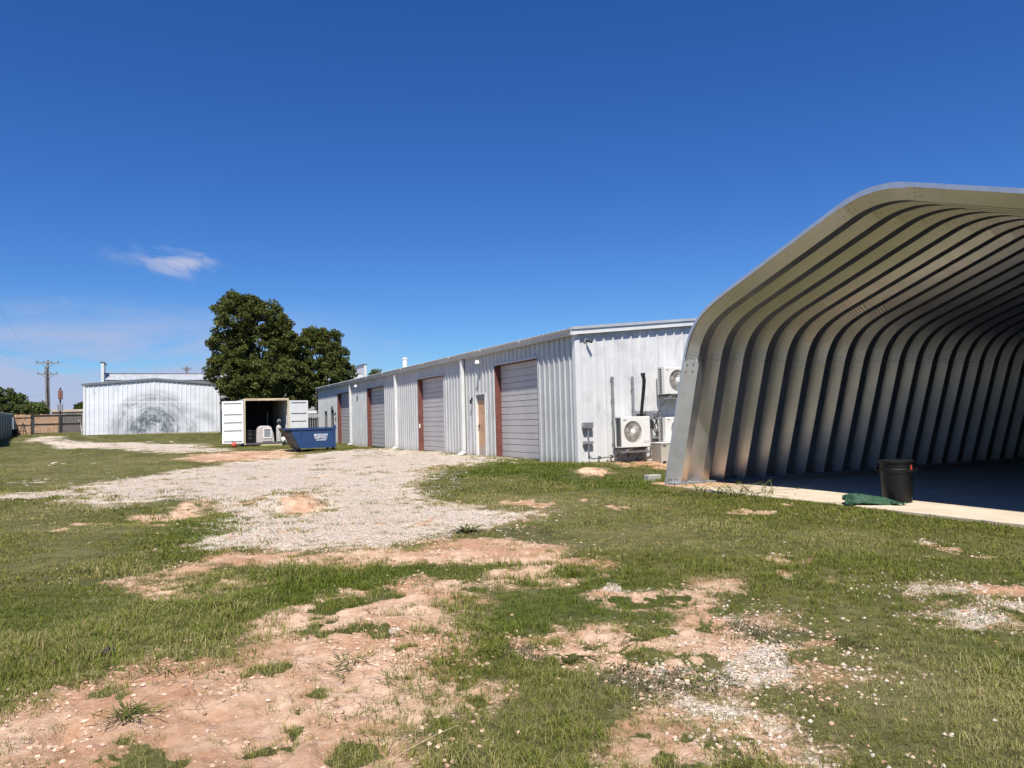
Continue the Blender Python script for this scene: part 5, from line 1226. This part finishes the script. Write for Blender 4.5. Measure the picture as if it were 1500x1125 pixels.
def scatter(name, pts, rot, scl, idx, attrs, col, label, cat):
    """a vertex cloud whose points carry copies of the little meshes in col"""
    me = bpy.data.meshes.new(name); me.vertices.add(len(pts)); me.vertices.foreach_set('co', np.asarray(pts, np.float32).ravel())
    for nm, ar in dict(rz=rot, sc=scl, **attrs).items():
        a_ = me.attributes.new(nm, 'FLOAT', 'POINT'); a_.data.foreach_set('value', np.asarray(ar, np.float32))
    a_ = me.attributes.new('pick', 'INT', 'POINT'); a_.data.foreach_set('value', np.asarray(idx, np.int32))
    o = link(name, me); tag(o, label, cat, kind='stuff')
    ng = bpy.data.node_groups.new(name + '_nodes', 'GeometryNodeTree')
    ng.interface.new_socket('Geometry', in_out='INPUT', socket_type='NodeSocketGeometry'); ng.interface.new_socket('Geometry', in_out='OUTPUT', socket_type='NodeSocketGeometry')
    gi = ng.nodes.new('NodeGroupInput'); go = ng.nodes.new('NodeGroupOutput')
    ci = ng.nodes.new('GeometryNodeCollectionInfo'); ci.inputs['Collection'].default_value = col; ci.inputs['Separate Children'].default_value = True; ci.inputs['Reset Children'].default_value = True
    ip = ng.nodes.new('GeometryNodeInstanceOnPoints'); ip.inputs['Pick Instance'].default_value = True
    def na(nm, typ):
        q = ng.nodes.new('GeometryNodeInputNamedAttribute'); q.data_type = typ; q.inputs['Name'].default_value = nm; return q.outputs['Attribute']
    cx_ = ng.nodes.new('ShaderNodeCombineXYZ'); ng.links.new(na('rz', 'FLOAT'), cx_.inputs[2])
    ng.links.new(gi.outputs[0], ip.inputs['Points']); ng.links.new(ci.outputs[0], ip.inputs['Instance'])
    ng.links.new(na('pick', 'INT'), ip.inputs['Instance Index']); ng.links.new(cx_.outputs[0], ip.inputs['Rotation']); ng.links.new(na('sc', 'FLOAT'), ip.inputs['Scale'])
    ng.links.new(ip.outputs[0], go.inputs[0])
    o.modifiers.new('scatter', 'NODES').node_group = ng
    return o
gcol = bpy.data.collections.new('grass_tufts')
NV = 8
for k in range(NV): proto(gcol, 'a_tuft_%02d' % k, *blade_tuft(100 + k, 20, 0.055, 0.014, 0.058, 0.0036, 1.6), GM)
for k in range(NV): proto(gcol, 'b_tuft_%02d' % k, *blade_tuft(200 + k, 30, 0.14, 0.022, 0.060, 0.0080, 1.5), GM)
for k in range(NV): proto(gcol, 'c_tuft_%02d' % k, *blade_tuft(300 + k, 40, 0.36, 0.025, 0.070, 0.018, 1.6), GM)
for k in range(NV): proto(gcol, 'd_tuft_%02d' % k, *blade_tuft(350 + k, 22, 0.085, 0.004, 0.016, 0.0065, 2.6), GM)
def keepout(x, y):
    P = np.stack([x - AO[0], y - AO[1]], -1); u = P @ H[:2]; i_ = P @ A[:2]
    k = (u > -0.50) & (u < 11.7) & (i_ > -0.045) & (i_ < 15.6)
    P = np.stack([x - BC[0], y - BC[1]], -1); u = P @ W[:2]; i_ = P @ A[:2]
    k |= (u > -0.02) & (u < LEN) & (i_ > -0.02) & (i_ < WID)
    P = np.stack([x - CONT[0], y - CONT[1]], -1); u = P @ A[:2]; i_ = P @ W[:2]
    k |= (u > 0.0) & (u < CWD) & (i_ > 0.0) & (i_ < CLN)
    P = np.stack([x - LB[0], y - LB[1]], -1); u = P @ A[:2]; i_ = P @ W[:2]
    k |= (u > -0.05) & (u < GW + 0.05) & (i_ > -0.05) & (i_ < 12)
    return k
def ring(r0, r1, dens, half=44):
    n = int(dens * math.radians(half) * (r1 * r1 - r0 * r0)); r_ = np.sqrt(rng.uniform(r0 * r0, r1 * r1, n)); th = np.radians(rng.uniform(-half, half, n))
    x, y = r_ * np.sin(th), r_ * np.cos(th); k = ~keepout(x, y); return x[k], y[k]
GP = []
for (r0, r1, dens, base, smin, smax) in ((1.8, 5.5, 1250, 0, 0.7, 1.35), (5.5, 9, 520, 0, 0.9, 1.6), (9, 15, 170, NV, 0.7, 1.2), (15, 24, 80, NV, 0.9, 1.5), (24, 48, 26, 2 * NV, 0.5, 1.0), (48, 74, 6, 2 * NV, 0.8, 1.3)):
    x, y = ring(r0, r1, dens); g, d, gr, l, b = masks(x, y); mat_m = b > 1.5; b = np.where(mat_m, 0.3, b)
    gr = np.where(mat_m, np.maximum(gr, 0.75 * sstep(fbm(x, y, 2.8, 4, 4, 0.65), 0.40, 0.55)), gr)
    pr = gr * (0.58 + 0.45 * l + 0.25 * fbm(x, y, 1.6, 3, 3)) * (1 - 0.15 * b) + 0.022
    k = rng.random(len(x)) < pr; x, y, l, b, gr, mat_m = x[k], y[k], l[k], b[k], gr[k], mat_m[k]
    z = ground_z(x, y); n = len(x); clump = fbm(x, y, 0.8, 4, 6)
    hgt = (0.52 + 0.52 * sstep(clump, 0.35, 0.7) * (0.5 + 0.6 * l)) * (1 - 0.25 * b) * (1 - 0.12 * l)
    dry = np.clip(0.13 + 0.42 * sstep(fbm(x, y, 0.7, 4, 2), 0.42, 0.66) + 0.24 * b - 0.18 * l + rng.normal(0, 0.08, n), 0, 0.9)
    ii = base + rng.integers(0, NV, n); ii = np.where(mat_m & (base < 2 * NV), 3 * NV + rng.integers(0, NV, n), ii)
    hgt = np.where(mat_m, 0.9, hgt); dry = np.where(mat_m, dry * 0.3, dry); matv = mat_m.astype(float)
    tall = (rng.random(n) < 0.02) & ~mat_m; hgt = np.where(tall, hgt * 1.7, hgt)
    GP.append((np.stack([x, y, z], 1), rng.uniform(0, 6.283, n), rng.uniform(smin, smax, n) * hgt * rng.choice([0.7, 1.0, 1.0, 1.3], n), ii, dry, np.clip(l + 0.25 * sstep(clump, 0.5, 0.7), 0, 1), matv))
cat_ = lambda i: np.concatenate([q[i] for q in GP])
scatter('grass', np.vstack([q[0] for q in GP]), cat_(1), cat_(2), cat_(3), dict(dry=cat_(4), lush=cat_(5), mat=cat_(6)), gcol, 'short patchy mown grass, green and straw coloured, over the yard', 'grass')
# gravel stones
def rock(seed, flat=0.7):
    rs = np.random.default_rng(seed); v = []; n = 6
    for i, t_ in enumerate((0.25, 0.9, 1.7, 2.6)):
        for k in range(n):
            th = 6.283 * k / n + i * 0.5; rr = 0.5 * (0.75 + 0.45 * rs.random()); v.append((rr * math.sin(t_) * math.cos(th), rr * math.sin(t_) * math.sin(th) * 0.8, -rr * math.cos(t_) * flat))
    f = [(i*n+k, i*n+(k+1) % n, (i+1)*n+(k+1) % n, (i+1)*n+k) for i in range(3) for k in range(n)] + [tuple(range(n))[::-1], tuple(3*n+k for k in range(n))]
    return v, f
def stone_mat(name, lo, hi):
    m = bpy.data.materials.new(name); m.use_nodes = True; t = NT(m.node_tree); m.node_tree.nodes.clear()
    h_ = t.n('ShaderNodeAttribute', attribute_type='INSTANCER', attribute_name='hue').outputs['Fac']
    c = t.mix(h_, lo, hi); oc = t.n('ShaderNodeTexCoord').outputs['Object']
    c = t.mix(t.math('MULTIPLY', t.map(t.noise(oc, 3, 4, 0.7), 0.45, 0.75), 0.35), c, [q * 0.6 for q in lo])
    p = t.n('ShaderNodeBsdfPrincipled', ins={'Base Color': c, 'Roughness': 0.88, 'Specular IOR Level': 0.25})
    t.n('ShaderNodeOutputMaterial', ins={'Surface': p.outputs[0]}); return m
SM = stone_mat('limestone_chips', (0.38, 0.295, 0.22), (0.70, 0.61, 0.51)); CM = stone_mat('soil_clods', (0.42, 0.25, 0.155), (0.70, 0.53, 0.40))
rcol = bpy.data.collections.new('gravel_chips'); dcol = bpy.data.collections.new('soil_lumps')
for k in range(6): proto(rcol, 'chip_%02d' % k, *rock(400 + k, 0.65), None, SM); proto(dcol, 'clod_%02d' % k, *rock(500 + k, 0.5), None, CM)
GP = []
for (r0, r1, dens, s0, s1) in ((1.8, 6, 1700, 0.006, 0.034), (6, 10, 900, 0.010, 0.036), (10, 17, 300, 0.018, 0.042), (17, 26, 50, 0.03, 0.06)):
    x, y = ring(r0, r1, dens); g, d, gr, l, b = masks(x, y)
    k = rng.random(len(x)) < np.clip(g * (0.35 + 0.9 * fbm(x, y, 2.0, 3, 1)) + 0.004 * (1 - l), 0, 1); x, y = x[k], y[k]; n = len(x); sc_ = s0 + (s1 - s0) * rng.random(n) ** 2.6
    GP.append((np.stack([x, y, ground_z(x, y) + sc_ * 0.12], 1), rng.uniform(0, 6.283, n), sc_, rng.integers(0, 6, n), np.clip(rng.beta(2.2, 1.8, n), 0, 1)))
scatter('gravel', np.vstack([q[0] for q in GP]), cat_(1), cat_(2), cat_(3), dict(hue=cat_(4)), rcol, 'loose pale crushed limestone gravel over the drive and bare patches', 'gravel')
GP = []
for (r0, r1, dens, s0, s1) in ((1.8, 6, 1100, 0.005, 0.042), (6, 11, 260, 0.012, 0.05), (11, 18, 30, 0.03, 0.07)):
    x, y = ring(r0, r1, dens); g, d, gr, l, b = masks(x, y)
    k = rng.random(len(x)) < d * (0.15 + 0.8 * sstep(fbm(x, y, 1.4, 4, 5), 0.42, 0.62)); x, y = x[k], y[k]; n = len(x); sc_ = s0 + (s1 - s0) * rng.random(n) ** 3
    GP.append((np.stack([x, y, ground_z(x, y) + sc_ * 0.08], 1), rng.uniform(0, 6.283, n), sc_, rng.integers(0, 6, n), rng.random(n)))
scatter('soil_clods', np.vstack([q[0] for q in GP]), cat_(1), cat_(2), cat_(3), dict(hue=cat_(4)), dcol, 'crumbs and clods of dry pink soil on the bare ground', 'soil')

# ------------------------------------------------------------------ single weeds and litter
def weed(px, py, n, L, label, m_='weed', wid=0.008, flat=0.5, seed=0, name='weed_clump', rad=0.03, tone=0.45):
    rs = np.random.default_rng(900 + seed); p = hit(px, py) if py is not None else px; o = frame(name, (p[0], p[1], gz(p[0], p[1])), np.array([1.0, 0, 0]), label, 'weed')
    v = []; f = []; tn = []
    for k in range(n):
        cn_ = (rs.normal(0, rad * 1.6), rs.normal(0, rad * 1.6)); th = rs.uniform(0, 6.283); l_ = L * rs.uniform(0.25, 1.05); el_ = rs.uniform(0.15, 1.3) * (1 - flat) + 0.12; r0 = rad * rs.random() * 1.5
        dx, dy = math.cos(th), math.sin(th); px_, py_ = -dy * wid / 2, dx * wid / 2; i = len(v); t_ = np.clip(rs.normal(tone, 0.25), 0, 1)
        for j, (q, w_) in enumerate(((0, 0.8), (0.35, 1.0), (0.7, 0.75), (1.0, 0.08))):
            hh = l_ * (math.sin(el_) * q - 0.55 * math.sin(el_) * q * q * 1.1); rr = r0 + l_ * math.cos(el_ * 0.7) * q
            bend = 0.35 * l_ * q * q * math.sin(k * 2.1); ox, oy = cn_[0] - dy * bend, cn_[1] + dx * bend
            v += [(ox + dx * rr - px_ * w_, oy + dy * rr - py_ * w_, max(hh, 0.004)), (ox + dx * rr + px_ * w_, oy + dy * rr + py_ * w_, max(hh, 0.004) + 0.001)]
        f += [(i + 2*j, i + 2*j + 1, i + 2*j + 3, i + 2*j + 2) for j in range(3)]; tn += [t_] * 8
    me = bpy.data.meshes.new('blades'); me.from_pydata(v, [], f); me.materials.append(M[m_])
    a_ = me.attributes.new('tone', 'FLOAT', 'POINT'); a_.data.foreach_set('value', np.array(tn, np.float32)); tag(link('blades', me, o), kind='stuff')
weed(188, 1048, 120, 0.17, 'spiky green weed clump on the pink soil at lower left', seed=1, wid=0.007)
weed(238, 982, 50, 0.15, 'dark sprawling weed at the soil edge above the spiky clump', 'weed', seed=2, wid=0.007, flat=0.4, rad=0.06, tone=0.3)
weed(512, 972, 70, 0.15, 'dark broad-bladed weed left of the middle grass tuft', 'weed', seed=3, wid=0.007, flat=0.4, rad=0.06, tone=0.3)
weed(1018, 1003, 60, 0.13, 'straw-yellow grass clump below the pale stony patch', seed=4, wid=0.006, flat=0.3, tone=0.95)
weed(1240, 938, 50, 0.20, 'dark twiggy weed at the right end of the stony patch', 'weed_dark', seed=5, wid=0.007, flat=0.35)
weed(835, 957, 60, 0.26, 'flat dark creeping weed on the left of the bare stony patch', 'weed_dark', seed=6, wid=0.014, flat=0.93)
weed(915, 958, 45, 0.20, 'smaller flat dark weed in the middle of the stony patch', 'weed_dark', seed=7, wid=0.014, flat=0.93)
weed(682, 779, 60, 0.30, 'dark leafy weed at the red soil rim of the gravel', 'weed_dark', seed=8, wid=0.03, flat=0.4)
weed(AO + H * 2.0 - A * 0.22, None, 130, 0.75, 'tall weeds growing at the slab edge near the arch leg', seed=9, wid=0.022, flat=0.35, rad=0.3)
weed(AO + H * 2.75 - A * 0.20, None, 40, 0.65, 'sparse weed sprig at the slab edge right of the taller weeds', seed=10, wid=0.02, flat=0.3, rad=0.12)
weed(925, 932, 0 + 30, 0.14, 'small brown weed at the grass edge of the stony patch', 'weed_dark', seed=11, wid=0.010, flat=0.8)
weed(560, 1000, 70, 0.12, 'bright green tuft in the middle of the bare soil', seed=12, wid=0.005, flat=0.2, rad=0.12, tone=0.5)
weed(670, 1006, 60, 0.12, 'bright green tuft right of the middle one on pale soil', seed=13, wid=0.005, flat=0.2, rad=0.10, tone=0.5)
p = hit(154, 956); o = frame('bark_scrap', (p[0], p[1], gz(p[0], p[1]) + 0.01), np.array([0.8, 0.6, 0]), 'dark scrap of bark lying in the grass at left', 'bark')
MB().prism([(-0.06, 0.0), (0.05, 0.01), (0.07, 0.03), (0.02, 0.045), (-0.05, 0.03)], lambda a_, b_: (a_, -0.02, b_), lambda a_, b_: (a_ + 0.01, 0.025, b_ * 0.8)).build('scrap', M['bark'], o)
p = hit(610, 1100); o = frame('dry_stalk', (p[0], p[1], gz(p[0], p[1]) + 0.01), np.array([0.75, 0.66, 0]), 'long dry straw stalk lying over the grass at the bottom', 'stalk')
MB().tube([(-0.22, 0, 0.0), (-0.05, 0.01, 0.03), (0.12, 0.0, 0.06), (0.25, -0.01, 0.07)], [0.0014, 0.0018, 0.0016, 0.0008], 5).build('stalk', M['plank'], o)
